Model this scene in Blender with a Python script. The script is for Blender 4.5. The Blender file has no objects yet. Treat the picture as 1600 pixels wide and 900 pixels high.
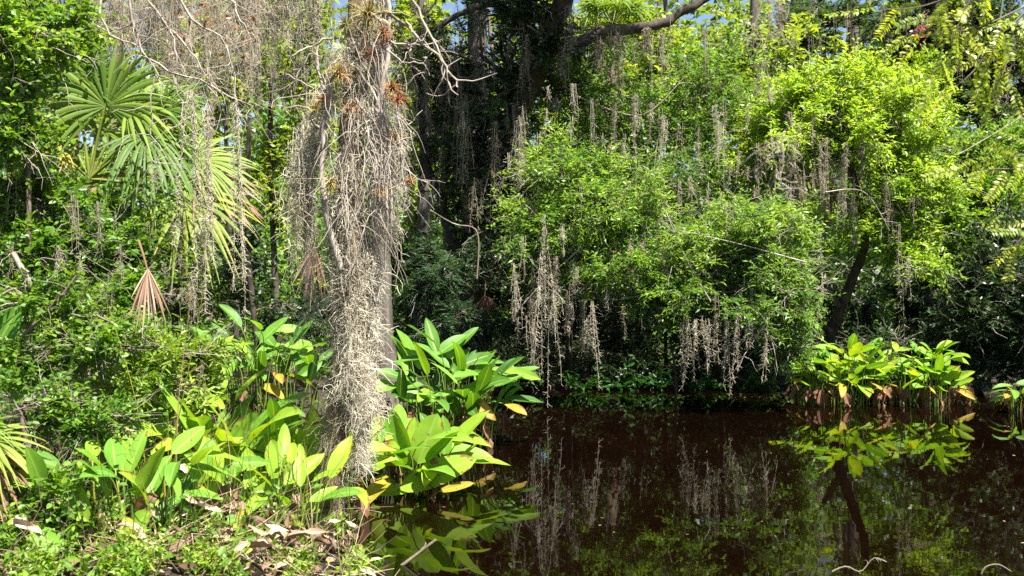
import bpy, math
import numpy as np
from mathutils import Vector, Matrix

rng = np.random.default_rng(11)
scene = bpy.context.scene
COL = scene.collection
F = 1537.0
CAMZ = 1.8
PI = math.pi


def P(px, py, Y):
    """a spot in the place, measured off the photograph at distance Y"""
    return np.array([(px - 800.0) / F * Y, Y, CAMZ - (py - 450.0) / F * Y])


def nrm(a):
    a = np.asarray(a, float)
    return a / (np.linalg.norm(a, axis=-1, keepdims=True) + 1e-9)


def rnd(n, a=-1.0, b=1.0):
    return rng.uniform(a, b, n)


def rvec(n):
    return nrm(rng.normal(size=(n, 3)))


UP = np.array([0, 0, 1.0])

# ------------------------------------------------------------------ meshes


class MB:
    def __init__(self):
        self.v, self.f3, self.f4, self.m3, self.m4 = [], [], [], [], []
        self.t, self.r, self.a = [], [], []
        self.n = 0

    def add(self, V, Fc, tint=0.5, mat=0, rib=None, along=None):
        V = np.asarray(V, float).reshape(-1, 3)
        Fc = np.asarray(Fc, int)
        k = len(V)
        self.v.append(V)
        self.t.append(np.broadcast_to(np.asarray(tint, float), (k,)))
        self.r.append(np.zeros(k) if rib is None else rib)
        self.a.append(np.zeros(k) if along is None else along)
        if Fc.shape[1] == 4:
            self.f4.append(Fc + self.n)
            self.m4.append(np.full(len(Fc), mat))
        else:
            self.f3.append(Fc + self.n)
            self.m3.append(np.full(len(Fc), mat))
        self.n += k

    def build(self, name, mats, parent=None, smooth=False, loc=None):
        if not isinstance(mats, (list, tuple)):
            mats = [mats]
        V = np.concatenate(self.v)
        org = np.zeros(3)
        if parent is not None:
            p = parent
            while p is not None:
                org = org + np.array(p.location)
                p = p.parent
        elif loc is not None:
            org = np.asarray(loc, float)
        V = V - org
        me = bpy.data.meshes.new(name)
        f4 = np.concatenate(self.f4) if self.f4 else np.zeros((0, 4), int)
        f3 = np.concatenate(self.f3) if self.f3 else np.zeros((0, 3), int)
        mi = np.concatenate(self.m4 + self.m3).astype(np.int32)
        me.vertices.add(len(V))
        me.vertices.foreach_set("co", V.astype(np.float32).ravel())
        nl = f4.size + f3.size
        me.loops.add(nl)
        me.loops.foreach_set("vertex_index", np.concatenate([f4.ravel(), f3.ravel()]).astype(np.int32))
        me.polygons.add(len(f4) + len(f3))
        ls = np.concatenate([np.arange(len(f4)) * 4, f4.size + np.arange(len(f3)) * 3]).astype(np.int32)
        me.polygons.foreach_set("loop_start", ls)
        for m in mats:
            me.materials.append(m)
        me.polygons.foreach_set("material_index", mi)
        if smooth:
            me.polygons.foreach_set("use_smooth", np.ones(len(mi), bool))
        for nm, arr in (("tint", self.t), ("rib", self.r), ("along", self.a)):
            at = me.attributes.new(nm, 'FLOAT', 'POINT')
            at.data.foreach_set("value", np.concatenate(arr).astype(np.float32))
        me.update(calc_edges=True)
        o = bpy.data.objects.new(name, me)
        COL.objects.link(o)
        if parent is not None:
            o.parent = parent
        else:
            o.location = org
        return o


def tag(o, label=None, cat=None, group=None, kind=None):
    if label:
        o["label"] = label
    if cat:
        o["category"] = cat
    if group:
        o["group"] = group
    if kind:
        o["kind"] = kind
    return o


def thing(name, label, cat, loc, group=None):
    o = bpy.data.objects.new(name, None)
    COL.objects.link(o)
    o.location = loc
    o.empty_display_size = 0.1
    return tag(o, label, cat, group)


def tubes(mb, Pt, R, sides=3, tint=0.5, mat=0, rough=0.0):
    """Pt (N,K,3) centre lines, R (N,K) radii"""
    Pt = np.asarray(Pt, float)
    if Pt.ndim == 2:
        Pt = Pt[None]
    N, K, _ = Pt.shape
    R = np.broadcast_to(np.asarray(R, float), (N, K))
    T = nrm(np.gradient(Pt, axis=1))
    mean = nrm(T.mean(axis=1))
    ref = np.eye(3)[np.argmin(np.abs(mean), axis=1)]
    U = nrm(np.cross(T, ref[:, None, :]))
    W = np.cross(T, U)
    a = np.arange(sides) * 2 * PI / sides
    rr = R[:, :, None]
    if rough:
        rr = rr * (1 + rough * rng.normal(size=(N, K, sides)))
    V = Pt[:, :, None, :] + (U[:, :, None, :] * np.cos(a)[:, None] + W[:, :, None, :] * np.sin(a)[:, None]) * rr[..., None]
    idx = np.arange(N * K * sides).reshape(N, K, sides)
    q = np.stack([idx[:, :-1], np.roll(idx, -1, 2)[:, :-1], np.roll(idx, -1, 2)[:, 1:], idx[:, 1:]], -1).reshape(-1, 4)
    tint = np.asarray(tint, float)
    if tint.ndim == 1 and len(tint) == N:
        tint = np.repeat(tint, K * sides)
    mb.add(V, q, tint, mat, along=np.tile(np.repeat(np.linspace(0, 1, K), sides), N))


def wander(start, d, length, K, wob=0.3, grav=0.0, smooth=True):
    start = np.asarray(start, float)
    N = len(start)
    d = nrm(d)
    length = np.broadcast_to(np.asarray(length, float), (N,))
    out = np.zeros((N, K, 3))
    out[:, 0] = start
    for k in range(1, K):
        out[:, k] = out[:, k - 1] + d * (length / (K - 1))[:, None]
        d = nrm(d + wob * rng.normal(size=(N, 3)) + np.array([0, 0, -grav]))
    return out


def leaves(mb, Pt, D, Nn, L, W, tint, mat=0, oval=False, fold=0.3, droop=0.12):
    n = len(Pt)
    D = nrm(D)
    S = nrm(np.cross(D, Nn))
    Nn = np.cross(S, D)
    L = np.broadcast_to(np.asarray(L, float), (n,))[:, None]
    W = np.broadcast_to(np.asarray(W, float), (n,))[:, None]
    tip = Pt + D * L - Nn * droop * L
    if oval:
        a = Pt + D * .28 * L + Nn * fold * W * .4
        b = Pt + D * .66 * L + Nn * (fold * W * .4 - .4 * droop * L)
        V = np.stack([Pt, a + S * W * .44, b + S * W * .44, tip, b - S * W * .44, a - S * W * .44], 1)
        i = np.arange(n)[:, None] * 6
        q = np.concatenate([i + np.array([0, 1, 2, 3]), i + np.array([0, 3, 4, 5])])
        mb.add(V, q, np.repeat(tint, 6), mat)
    else:
        a = Pt + D * .45 * L + Nn * fold * W * .5
        V = np.stack([Pt, a + S * W * .5, tip, a - S * W * .5], 1)
        q = np.arange(n * 4).reshape(n, 4)
        mb.add(V, q, np.repeat(tint, 4), mat)


def twigs(mb, start, d, length, nleaf, L, W, leafmat=0, barkmat=1, oval=False, rad=0.004, grav=0.06, wob=0.22, upn=0.7, tbase=0.5, tvar=0.28, flat=False, spread=0.85, axis=None):
    N = len(start)
    K = 5
    C = wander(start, d, length, K, wob, grav)
    tubes(mb, C, np.linspace(rad, rad * .35, K)[None] * np.ones((N, 1)), 3, 0.5, barkmat)
    t = np.linspace(.12, 1, nleaf)[None] + rnd((N, nleaf), -.04, .04)
    t = np.clip(t, 0, .999) * (K - 1)
    k = t.astype(int)
    fr = (t - k)[..., None]
    ii = np.arange(N)[:, None]
    A, B = C[ii, k], C[ii, k + 1]
    pos = A + (B - A) * fr
    td = nrm(B - A)
    side = nrm(np.cross(td, UP if axis is None else axis[:, None, :]) + 0.001)
    sg = np.where(np.arange(nleaf) % 2, 1.0, -1.0)[None, :, None]
    jit = 0.12 if flat else 0.45
    D = nrm(td * .6 + side * sg * spread + rng.normal(size=pos.shape) * jit)
    Nn = (UP if axis is None else axis[:, None, :]) * upn + rng.normal(size=pos.shape) * (0.25 if flat else 0.5)
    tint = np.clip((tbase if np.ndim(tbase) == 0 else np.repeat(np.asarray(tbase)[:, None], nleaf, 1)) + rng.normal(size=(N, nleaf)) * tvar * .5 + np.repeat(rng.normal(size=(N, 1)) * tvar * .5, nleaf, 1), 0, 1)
    sc = rnd(N * nleaf, .6, 1.2)
    leaves(mb, pos.reshape(-1, 3), D.reshape(-1, 3), Nn.reshape(-1, 3), L * sc, W * sc * rnd(N * nleaf, .8, 1.15), tint.ravel(), leafmat, oval)


# --------------------------------------------------------------- materials


def newmat(name):
    m = bpy.data.materials.new(name)
    m.use_nodes = True
    nt = m.node_tree
    for n in list(nt.nodes):
        nt.nodes.remove(n)
    out = nt.nodes.new("ShaderNodeOutputMaterial")
    return m, nt, out


def lnk(nt, a, b):
    nt.links.new(a, b)


def ramp(nt, fac, stops):
    r = nt.nodes.new("ShaderNodeValToRGB")
    e = r.color_ramp.elements
    e[0].position, e[0].color = stops[0][0], (*stops[0][1], 1)
    e[1].position, e[1].color = stops[-1][0], (*stops[-1][1], 1)
    for p, c in stops[1:-1]:
        x = e.new(p)
        x.color = (*c, 1)
    if fac is not None:
        lnk(nt, fac, r.inputs[0])
    return r


def attr(nt, name):
    a = nt.nodes.new("ShaderNodeAttribute")
    a.attribute_name = name
    return a.outputs["Fac"]


def math_(nt, op, a, b=None, c=None):
    n = nt.nodes.new("ShaderNodeMath")
    n.operation = op
    for i, x in enumerate((a, b, c)):
        if x is None:
            continue
        if isinstance(x, (int, float)):
            n.inputs[i].default_value = x
        else:
            lnk(nt, x, n.inputs[i])
    return n.outputs[0]


def noise(nt, scale, detail=3.0, rough=.55, coord="Object", stretch=None):
    tc = nt.nodes.new("ShaderNodeTexCoord")
    n = nt.nodes.new("ShaderNodeTexNoise")
    n.inputs["Scale"].default_value = scale
    n.inputs["Detail"].default_value = detail
    n.inputs["Roughness"].default_value = rough
    src = tc.outputs[coord]
    if stretch:
        mp = nt.nodes.new("ShaderNodeMapping")
        mp.inputs["Scale"].default_value = stretch
        lnk(nt, src, mp.inputs[0])
        src = mp.outputs[0]
    lnk(nt, src, n.inputs["Vector"])
    return n.outputs["Fac"]


def mixrgb(nt, fac, a, b, typ='MIX'):
    m = nt.nodes.new("ShaderNodeMixRGB")
    m.blend_type = typ
    for i, x in enumerate((fac, a, b)):
        if isinstance(x, (int, float)):
            m.inputs[i].default_value = x
        elif isinstance(x, tuple):
            m.inputs[i].default_value = (*x, 1)
        else:
            lnk(nt, x, m.inputs[i])
    return m.outputs[0]


def leaf_shader(nt, out, col, tr=0.42, rough=.42, trcol=(1.25, 1.15, .35), spec=.5):
    pr = nt.nodes.new("ShaderNodeBsdfPrincipled")
    lnk(nt, col, pr.inputs["Base Color"])
    pr.inputs["Roughness"].default_value = rough
    pr.inputs["Specular IOR Level"].default_value = spec
    tl = nt.nodes.new("ShaderNodeBsdfTranslucent")
    tcol = mixrgb(nt, 1.0, col, trcol, 'MULTIPLY')
    lnk(nt, tcol, tl.inputs["Color"])
    mx = nt.nodes.new("ShaderNodeMixShader")
    mx.inputs[0].default_value = tr
    lnk(nt, pr.outputs[0], mx.inputs[1])
    lnk(nt, tl.outputs[0], mx.inputs[2])
    lnk(nt, mx.outputs[0], out.inputs[0])


def leafmat(name, stops, tr=.42, rough=.42, spec=.5, trcol=(1.4, 1.25, .4)):
    m, nt, out = newmat(name)
    r = ramp(nt, attr(nt, "tint"), stops)
    nz = noise(nt, 1.3, 2)
    col = mixrgb(nt, 1.0, r.outputs[0], ramp(nt, nz, [(.3, (.8, .84, .8)), (.7, (1.15, 1.1, 1.1))]).outputs[0], 'MULTIPLY')
    leaf_shader(nt, out, col, tr, rough, trcol, spec)
    return m


def barkmat(name, c1, c2, c3, scale=9.0, bump=.5, stretch=(1, 1, .18), rough=.9):
    m, nt, out = newmat(name)
    n1 = noise(nt, scale, 6, .65, stretch=stretch)
    n2 = noise(nt, 2.6, 4, .6)
    c = mixrgb(nt, ramp(nt, n1, [(.35, (0, 0, 0)), (.62, (1, 1, 1))]).outputs[0], c1, c2)
    c = mixrgb(nt, ramp(nt, n2, [(.52, (0, 0, 0)), (.66, (1, 1, 1))]).outputs[0], c, c3)
    pr = nt.nodes.new("ShaderNodeBsdfPrincipled")
    lnk(nt, c, pr.inputs["Base Color"])
    pr.inputs["Roughness"].default_value = rough
    pr.inputs["Specular IOR Level"].default_value = .2
    b = nt.nodes.new("ShaderNodeBump")
    b.inputs["Strength"].default_value = bump
    b.inputs["Distance"].default_value = .02
    lnk(nt, n1, b.inputs["Height"])
    lnk(nt, b.outputs[0], pr.inputs["Normal"])
    lnk(nt, pr.outputs[0], out.inputs[0])
    return m


def fibremat(name, stops, rough=.85, tr=0.0):
    m, nt, out = newmat(name)
    r = ramp(nt, attr(nt, "tint"), stops)
    nz = noise(nt, 5, 3)
    col = mixrgb(nt, 1.0, r.outputs[0], ramp(nt, nz, [(.3, (.75, .74, .72)), (.7, (1.15, 1.15, 1.15))]).outputs[0], 'MULTIPLY')
    if tr:
        leaf_shader(nt, out, col, tr, rough, (1, 1, 1), .2)
        return m
    pr = nt.nodes.new("ShaderNodeBsdfPrincipled")
    lnk(nt, col, pr.inputs["Base Color"])
    pr.inputs["Roughness"].default_value = rough
    pr.inputs["Specular IOR Level"].default_value = .25
    lnk(nt, pr.outputs[0], out.inputs[0])
    return m


def blademat(name, stops, edge, rib, tr=.42, rough=.5, edge_amt=.0, trcol=(1.35, 1.25, .3)):
    """broad leaf with midrib, fine side veins and a browned edge"""
    m, nt, out = newmat(name)
    t = attr(nt, "tint")
    base = ramp(nt, t, stops).outputs[0]
    rv = math_(nt, 'ABSOLUTE', attr(nt, "rib"))
    al = attr(nt, "along")
    vein = math_(nt, 'SINE', math_(nt, 'MULTIPLY', math_(nt, 'SUBTRACT', al, math_(nt, 'MULTIPLY', rv, .16)), 150.0))
    col = mixrgb(nt, math_(nt, 'MULTIPLY', math_(nt, 'ADD', vein, 1.0), .05), base, rib)
    ribf = ramp(nt, rv, [(.0, (1, 1, 1)), (.05, (1, 1, 1)), (.12, (0, 0, 0))]).outputs[0]
    col = mixrgb(nt, math_(nt, 'MULTIPLY', ribf, .7), col, rib)
    nz = noise(nt, 7, 4, .6)
    col = mixrgb(nt, 1.0, col, ramp(nt, nz, [(.3, (.82, .85, .8)), (.7, (1.12, 1.1, 1.1))]).outputs[0], 'MULTIPLY')
    ef = math_(nt, 'ADD', math_(nt, 'MULTIPLY', rv, .5), math_(nt, 'MULTIPLY', al, .35))
    ef = math_(nt, 'ADD', ef, math_(nt, 'MULTIPLY', math_(nt, 'SUBTRACT', nz, .5), 1.3))
    ef = math_(nt, 'ADD', ef, math_(nt, 'MULTIPLY', math_(nt, 'SUBTRACT', t, .5), .5))
    e = ramp(nt, ef, [(1.0 - edge_amt, (0, 0, 0)), (1.08 - edge_amt, (1, 1, 1))]).outputs[0]
    col = mixrgb(nt, e, col, edge)
    sp = noise(nt, 24, 1, .5)
    col = mixrgb(nt, ramp(nt, sp, [(.72, (0, 0, 0)), (.76, (1, 1, 1))]).outputs[0], col, edge)
    leaf_shader(nt, out, col, tr, rough, trcol, .3)
    return m


M = {}
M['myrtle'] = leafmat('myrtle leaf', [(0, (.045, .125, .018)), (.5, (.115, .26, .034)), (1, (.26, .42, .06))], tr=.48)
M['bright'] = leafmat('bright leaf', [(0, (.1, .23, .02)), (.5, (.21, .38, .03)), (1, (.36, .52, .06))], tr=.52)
M['dark'] = leafmat('dark and shaded leaf', [(0, (.016, .04, .012)), (.5, (.03, .07, .018)), (1, (.06, .11, .024))], tr=.3)  # oak's dark leaf; also paints shade into the understory shrubs
M['broad'] = leafmat('broad shrub leaf', [(0, (.055, .15, .014)), (.5, (.12, .26, .022)), (1, (.24, .38, .036))], tr=.48)
M['far'] = leafmat('far leaf', [(0, (.06, .12, .02)), (.5, (.15, .25, .03)), (1, (.28, .38, .045))], tr=.5)
M['cypress'] = leafmat('cypress needle', [(0, (.02, .055, .02)), (.5, (.04, .09, .028)), (1, (.08, .14, .035))], tr=.4)
M['spray'] = leafmat('young cypress needle', [(0, (.15, .26, .014)), (.5, (.3, .41, .022)), (1, (.46, .53, .05))], tr=.55)
M['juniper'] = leafmat('feathery needle', [(0, (.014, .05, .022)), (.5, (.025, .08, .03)), (1, (.05, .12, .04))], tr=.3)
M['weed'] = leafmat('weed leaf', [(0, (.08, .18, .016)), (.5, (.16, .3, .024)), (1, (.3, .42, .045))], tr=.45)
M['fern'] = leafmat('strap leaf', [(0, (.02, .08, .012)), (.5, (.04, .14, .018)), (1, (.09, .2, .02))], tr=.4)
M['blade'] = blademat('fire flag leaf', [(0, (.04, .13, .018)), (.5, (.12, .29, .026)), (1, (.3, .44, .03))], (.2, .11, .03), (.3, .42, .09), edge_amt=.13)
M['blade_yellow'] = blademat('yellowing leaf', [(0, (.16, .24, .02)), (.5, (.34, .27, .02)), (1, (.42, .24, .03))], (.22, .1, .03), (.4, .38, .1), edge_amt=.22, trcol=(1.2, 1.1, .5))
M['blade_dead'] = blademat('dried leaf', [(0, (.09, .04, .022)), (.5, (.17, .085, .048)), (1, (.33, .21, .13))], (.1, .05, .03), (.26, .15, .09), tr=.2, rough=.8, edge_amt=.1, trcol=(1, .8, .6))
M['stalk'] = fibremat('green stalk', [(0, (.03, .07, .012)), (.5, (.07, .14, .02)), (1, (.22, .2, .03))], .45)
M['stalk_dead'] = fibremat('dry stalk', [(0, (.07, .035, .015)), (.5, (.16, .09, .04)), (1, (.3, .2, .1))], .8)
M['palm'] = leafmat('palm frond', [(0, (.045, .11, .016)), (.5, (.11, .2, .028)), (1, (.23, .32, .05))], tr=.4, rough=.55, spec=.3)
M['palm_old'] = leafmat('old palm frond', [(0, (.08, .15, .02)), (.5, (.2, .26, .035)), (1, (.38, .3, .05))], tr=.4, rough=.55, spec=.3)
M['palm_dead'] = leafmat('dead palm frond', [(0, (.09, .042, .024)), (.5, (.22, .125, .08)), (1, (.42, .31, .23))], tr=.15, rough=.8, trcol=(1, .8, .6))
M['moss'] = fibremat('spanish moss', [(0, (.32, .27, .19)), (.5, (.6, .545, .42)), (1, (.82, .78, .64))], .9, tr=.35)
M['moss_dark'] = fibremat('dark spanish moss', [(0, (.2, .17, .12)), (.5, (.38, .33, .25)), (1, (.58, .52, .41))], .9, tr=.3)  # darker copy of the moss, shade painted in for strands under cover
M['air'] = fibremat('air plant leaf', [(0, (.42, .17, .09)), (.4, (.5, .3, .14)), (.7, (.46, .38, .1)), (1, (.34, .38, .12))], .6, tr=.3)
M['bark_dark'] = barkmat('dark oak bark', (.035, .026, .02), (.075, .06, .048), (.1, .1, .06), 14, 1.0)
M['bark_grey'] = barkmat('grey cypress bark', (.04, .033, .027), (.13, .112, .095), (.1, .1, .075), 16, 1.0, (1, 1, .06))
M['bark_snag'] = barkmat('weathered snag bark', (.11, .07, .04), (.24, .18, .11), (.13, .13, .05), 9, .7)
M['twig'] = barkmat('brown twig bark', (.08, .06, .045), (.16, .125, .1), (.2, .18, .15), 14, .2, (1, 1, 1))
M['twig_pale'] = barkmat('bleached twig bark', (.2, .165, .13), (.38, .335, .285), (.17, .14, .11), 14, .2, (1, 1, 1))
M['bark_lichen'] = barkmat('lichen spotted bark', (.1, .08, .055), (.2, .165, .125), (.42, .41, .35), 10, .4, (1, 1, .5))
M['boot'] = barkmat('palm stem bark', (.07, .045, .028), (.19, .14, .09), (.12, .1, .06), 10, .8, (1, 1, .6))
M['litter'] = fibremat('leaf litter', [(0, (.06, .033, .02)), (.5, (.19, .115, .075)), (1, (.5, .38, .28))], .85)
M['red'] = leafmat('red leaf', [(0, (.13, .05, .025)), (1, (.32, .13, .06))], tr=.4)
M['flower'] = leafmat('red flower', [(0, (.5, .06, .07)), (1, (.6, .16, .15))], tr=.4)


def make_ground_mat():
    m, nt, out = newmat('swamp soil')
    n1 = noise(nt, 1.2, 6, .6)
    n2 = noise(nt, 18, 5, .7)
    c = ramp(nt, n1, [(.35, (.014, .009, .006)), (.55, (.03, .02, .012)), (.7, (.022, .024, .008))]).outputs[0]
    c = mixrgb(nt, ramp(nt, n2, [(.45, (0, 0, 0)), (.7, (1, 1, 1))]).outputs[0], c, (.05, .034, .02))
    pr = nt.nodes.new("ShaderNodeBsdfPrincipled")
    lnk(nt, c, pr.inputs["Base Color"])
    pr.inputs["Roughness"].default_value = .95
    b = nt.nodes.new("ShaderNodeBump")
    b.inputs["Distance"].default_value = .05
    lnk(nt, n2, b.inputs["Height"])
    lnk(nt, b.outputs[0], pr.inputs["Normal"])
    lnk(nt, pr.outputs[0], out.inputs[0])
    return m


def make_water_mat():
    m, nt, out = newmat('tannin water')
    pr = nt.nodes.new("ShaderNodeBsdfPrincipled")
    n0 = noise(nt, .5, 3)
    c = ramp(nt, n0, [(.3, (.002, .0007, .00034)), (.7, (.0032, .0011, .0005))]).outputs[0]
    lnk(nt, c, pr.inputs["Base Color"])
    pr.inputs["Roughness"].default_value = .018
    pr.inputs["IOR"].default_value = 1.33
    pr.inputs["Specular IOR Level"].default_value = .34
    n = noise(nt, 2.2, 3, .5)
    b = nt.nodes.new("ShaderNodeBump")
    b.inputs["Strength"].default_value = .05
    b.inputs["Distance"].default_value = .02
    lnk(nt, n, b.inputs["Height"])
    lnk(nt, b.outputs[0], pr.inputs["Normal"])
    lnk(nt, pr.outputs[0], out.inputs[0])
    return m


M['ground'] = make_ground_mat()
M['water'] = make_water_mat()

# ------------------------------------------------------- ground and water

POND = np.array([(-.35, 4.6), (-.75, 5.3), (-.98, 6.15), (-1.3, 7.2), (-1.75, 8.3), (-2.7, 9.4), (-4.0, 10.3), (-3.9, 11.3), (-2.9, 12.0), (-2.0, 13.2), (-1.5, 15), (-.9, 17.0),
                 (1, 17.9), (3.5, 18.3), (6, 18.0), (8.5, 17.8), (11, 18.5), (14, 18), (22, 17), (30, 12), (30, 3.8), (10, 3.6), (2, 4.0)])


def sdf(x, y):
    """signed distance to the pond edge, negative over water"""
    p = np.stack([x, y], -1)
    best = np.full(x.shape, 1e9)
    inside = np.zeros(x.shape, bool)
    n = len(POND)
    for i in range(n):
        a, b = POND[i], POND[(i + 1) % n]
        ab = b - a
        t = np.clip(((p - a) @ ab) / (ab @ ab), 0, 1)
        d = np.linalg.norm(p - a - t[..., None] * ab, axis=-1)
        best = np.minimum(best, d)
        c = ((a[1] > y) != (b[1] > y)) & (x < (b[0] - a[0]) * (y - a[1]) / (b[1] - a[1] + 1e-12) + a[0])
        inside ^= c
    return np.where(inside, -best, best)


def hmap(x, y):
    x = np.asarray(x, float)
    y = np.asarray(y, float)
    d = sdf(x, y) + .16 * np.sin(3.1 * x + 1.3 * y) * np.sin(2.3 * y - x) + .06 * np.sin(9 * x) * np.sin(7.7 * y)
    s = np.clip(d / .9, -1, 1)
    h = np.where(s > 0, .26 * np.sqrt(np.abs(s)), -.6 * np.abs(s) ** .8)
    h = h + np.where(s > 0, s, 0) * (.05 * np.sin(2.1 * x + .7) * np.cos(1.7 * y) + .03 * np.sin(5.3 * x) * np.sin(4.7 * y + 1))
    return h


def gh(x, y):
    return float(hmap(np.array([x]), np.array([y]))[0])


def build_ground():
    u = np.linspace(-1, 1, 321)
    gx = np.sinh(u * 3.2) / np.sinh(3.2) * 150
    v = np.linspace(-1, 1, 321)
    gy = 10 + np.sinh(v * 3.2) / np.sinh(3.2) * 170
    X, Y = np.meshgrid(gx, gy)
    Z = hmap(X, Y)
    mb = MB()
    n = len(u)
    i = np.arange(n * n).reshape(n, n)
    q = np.stack([i[:-1, :-1], i[:-1, 1:], i[1:, 1:], i[1:, :-1]], -1).reshape(-1, 4)
    mb.add(np.stack([X, Y, Z], -1), q)
    tag(mb.build('ground', M['ground'], smooth=True), kind='structure', label='dark swamp soil of the banks around the pond')
    wb = MB()
    wb.add([(-6, 2, 0), (32, 2, 0), (32, 20, 0), (-6, 20, 0)], [(0, 1, 2, 3)])
    tag(wb.build('water', M['water']), kind='structure', label='still dark brown swamp water mirroring the trees')


build_ground()

# ----------------------------------------------------------------- growth


def clumped(c, r, nclump, ntwig, rng_=None, shell=.42, tight=.3):
    c = np.asarray(c, float)
    r = np.asarray(r, float)
    cc = rvec(nclump) * (rng.uniform(size=(nclump, 1)) ** shell) * rng.uniform(.6, 1.4, (nclump, 1)) * r + c
    w = rng.uniform(.4, 1.6, nclump)
    own = rng.choice(nclump, ntwig, p=w / w.sum())
    st = cc[own] + rng.normal(size=(ntwig, 3)) * r * tight * .62
    outw = nrm((st - c) / r)
    return cc, st, outw, own


def limb(a, b, K=7, sag=.08, wob=.05):
    a = np.asarray(a, float)
    b = np.asarray(b, float)
    t = np.linspace(0, 1, K)[:, None]
    L = np.linalg.norm(b - a)
    p = a + (b - a) * t
    p += (np.sin(t * PI) * sag * L) * UP
    w = rng.normal(size=(K, 3)) * wob * L
    w[0] = w[-1] = 0
    return p + w


def resample(pts, K):
    pts = np.asarray(pts, float)
    n = len(pts)
    s = np.linspace(0, n - 1, K)
    # catmull-rom
    out = []
    for x in s:
        i = min(int(x), n - 2)
        f = x - i
        p0, p1, p2, p3 = pts[max(i - 1, 0)], pts[i], pts[i + 1], pts[min(i + 2, n - 1)]
        out.append(.5 * ((2 * p1) + (-p0 + p2) * f + (2 * p0 - 5 * p1 + 4 * p2 - p3) * f * f + (-p0 + 3 * p1 - 3 * p2 + p3) * f ** 3))
    return np.array(out)


def trunk_mesh(pts, r0, r1, K=34, sides=12, flare=1.6, rough=.075):
    mb = MB()
    C = resample(pts, K)
    t = np.linspace(0, 1, K)
    R = r0 + (r1 - r0) * t
    R = R * (1 + (flare - 1) * np.exp(-t * 9))
    tubes(mb, C, R[None], sides, .5, 0, rough)
    return mb, C


def tree(name, label, cat, base, trunk, r0, r1, blobs, L, W, leafm, barkm='bark_dark', group=None, nleaf=10, tlen=.45, oval=False,
         grav=.06, tbase=.5, flare=1.6, branches=(), upn=.7, flat=False, limbs=True, updir=.3, tight=.2, twigm='twig', shell=.42, sides=10, tvar=.28, spread=.85, dens=1.5, clumpn=16, bare=.06):
    base = np.asarray(base, float)
    root = thing(name, label, cat, base, group)
    tm, C = trunk_mesh([base - UP * .15] + [np.asarray(p, float) for p in trunk], r0, r1, sides=sides, flare=flare)
    tm.build('trunk', M[barkm], root, True)
    for bp, br0, br1 in branches:
        mb = MB()
        c = resample(bp, 14)
        c = resample(c + rng.normal(size=c.shape) * br0 * .3, 30)
        tubes(mb, c, np.linspace(br0, br1, 30)[None], 9, .5, 0, .11)
        mb.build('branch', M[barkm], root, True)
    cr = MB()
    for b in blobs:
        c, r, ntw = b[0], np.asarray(b[1], float), b[2]
        r = np.maximum(r - .42 * tlen, .4 * r)
        ntw = int(ntw * dens)
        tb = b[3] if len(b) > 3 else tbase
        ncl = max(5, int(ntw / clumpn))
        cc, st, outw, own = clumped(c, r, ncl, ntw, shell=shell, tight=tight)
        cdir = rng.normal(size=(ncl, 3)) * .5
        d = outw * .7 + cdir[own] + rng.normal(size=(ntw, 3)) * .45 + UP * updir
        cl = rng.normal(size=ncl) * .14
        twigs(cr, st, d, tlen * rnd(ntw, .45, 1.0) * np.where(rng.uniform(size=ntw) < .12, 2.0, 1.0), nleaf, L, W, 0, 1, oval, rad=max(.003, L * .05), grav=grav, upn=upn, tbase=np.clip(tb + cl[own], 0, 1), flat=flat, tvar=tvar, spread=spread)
        nb = int(bare * ntw)
        if nb:
            wb = wander(st[:nb], outw[:nb] + rng.normal(size=(nb, 3)) * .7 - UP * .1, tlen * rnd(nb, .6, 1.8), 7, .22, .08)
            tubes(cr, wb, np.linspace(L * .065, L * .02, 7)[None] * np.ones((nb, 1)), 4, .5, 2)
            nb2 = nb * 2
            ii, jj = rng.integers(0, nb, nb2), rng.integers(1, 6, nb2)
            wb = wander(wb[ii, jj], outw[ii] + rng.normal(size=(nb2, 3)) * .9, tlen * rnd(nb2, .2, .7), 5, .25, .05)
            tubes(cr, wb, np.linspace(L * .035, L * .015, 5)[None] * np.ones((nb2, 1)), 3, .5, 2)
        if limbs:
            j = np.argmin(np.linalg.norm(C - np.asarray(c), axis=1) + np.where(C[:, 2] > c[2] + .3, 3, 0))
            main = limb(C[j], np.asarray(c), 7, .06, .03)
            rr = max(.012, r1 * .6)
            tubes(cr, main, np.linspace(rr * 1.3, rr * .7, 7)[None], 5, .5, 1)
            for k in range(ncl):
                lb = limb(main[rng.integers(3, 7)], cc[k], 6, .05, .06)
                tubes(cr, lb, np.linspace(rr * .6, rr * .16, 6)[None], 4, .5, 1)
    if blobs:
        cr.build('crown', [M[leafm], M[twigm], M['twig_pale']], root)
    return root


def B(px, py, Y, rx, ry, depth, n, *tb):
    return (P(px, py, Y), (rx / F * Y, depth, ry / F * Y), n, *tb)


# --- moss

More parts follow.
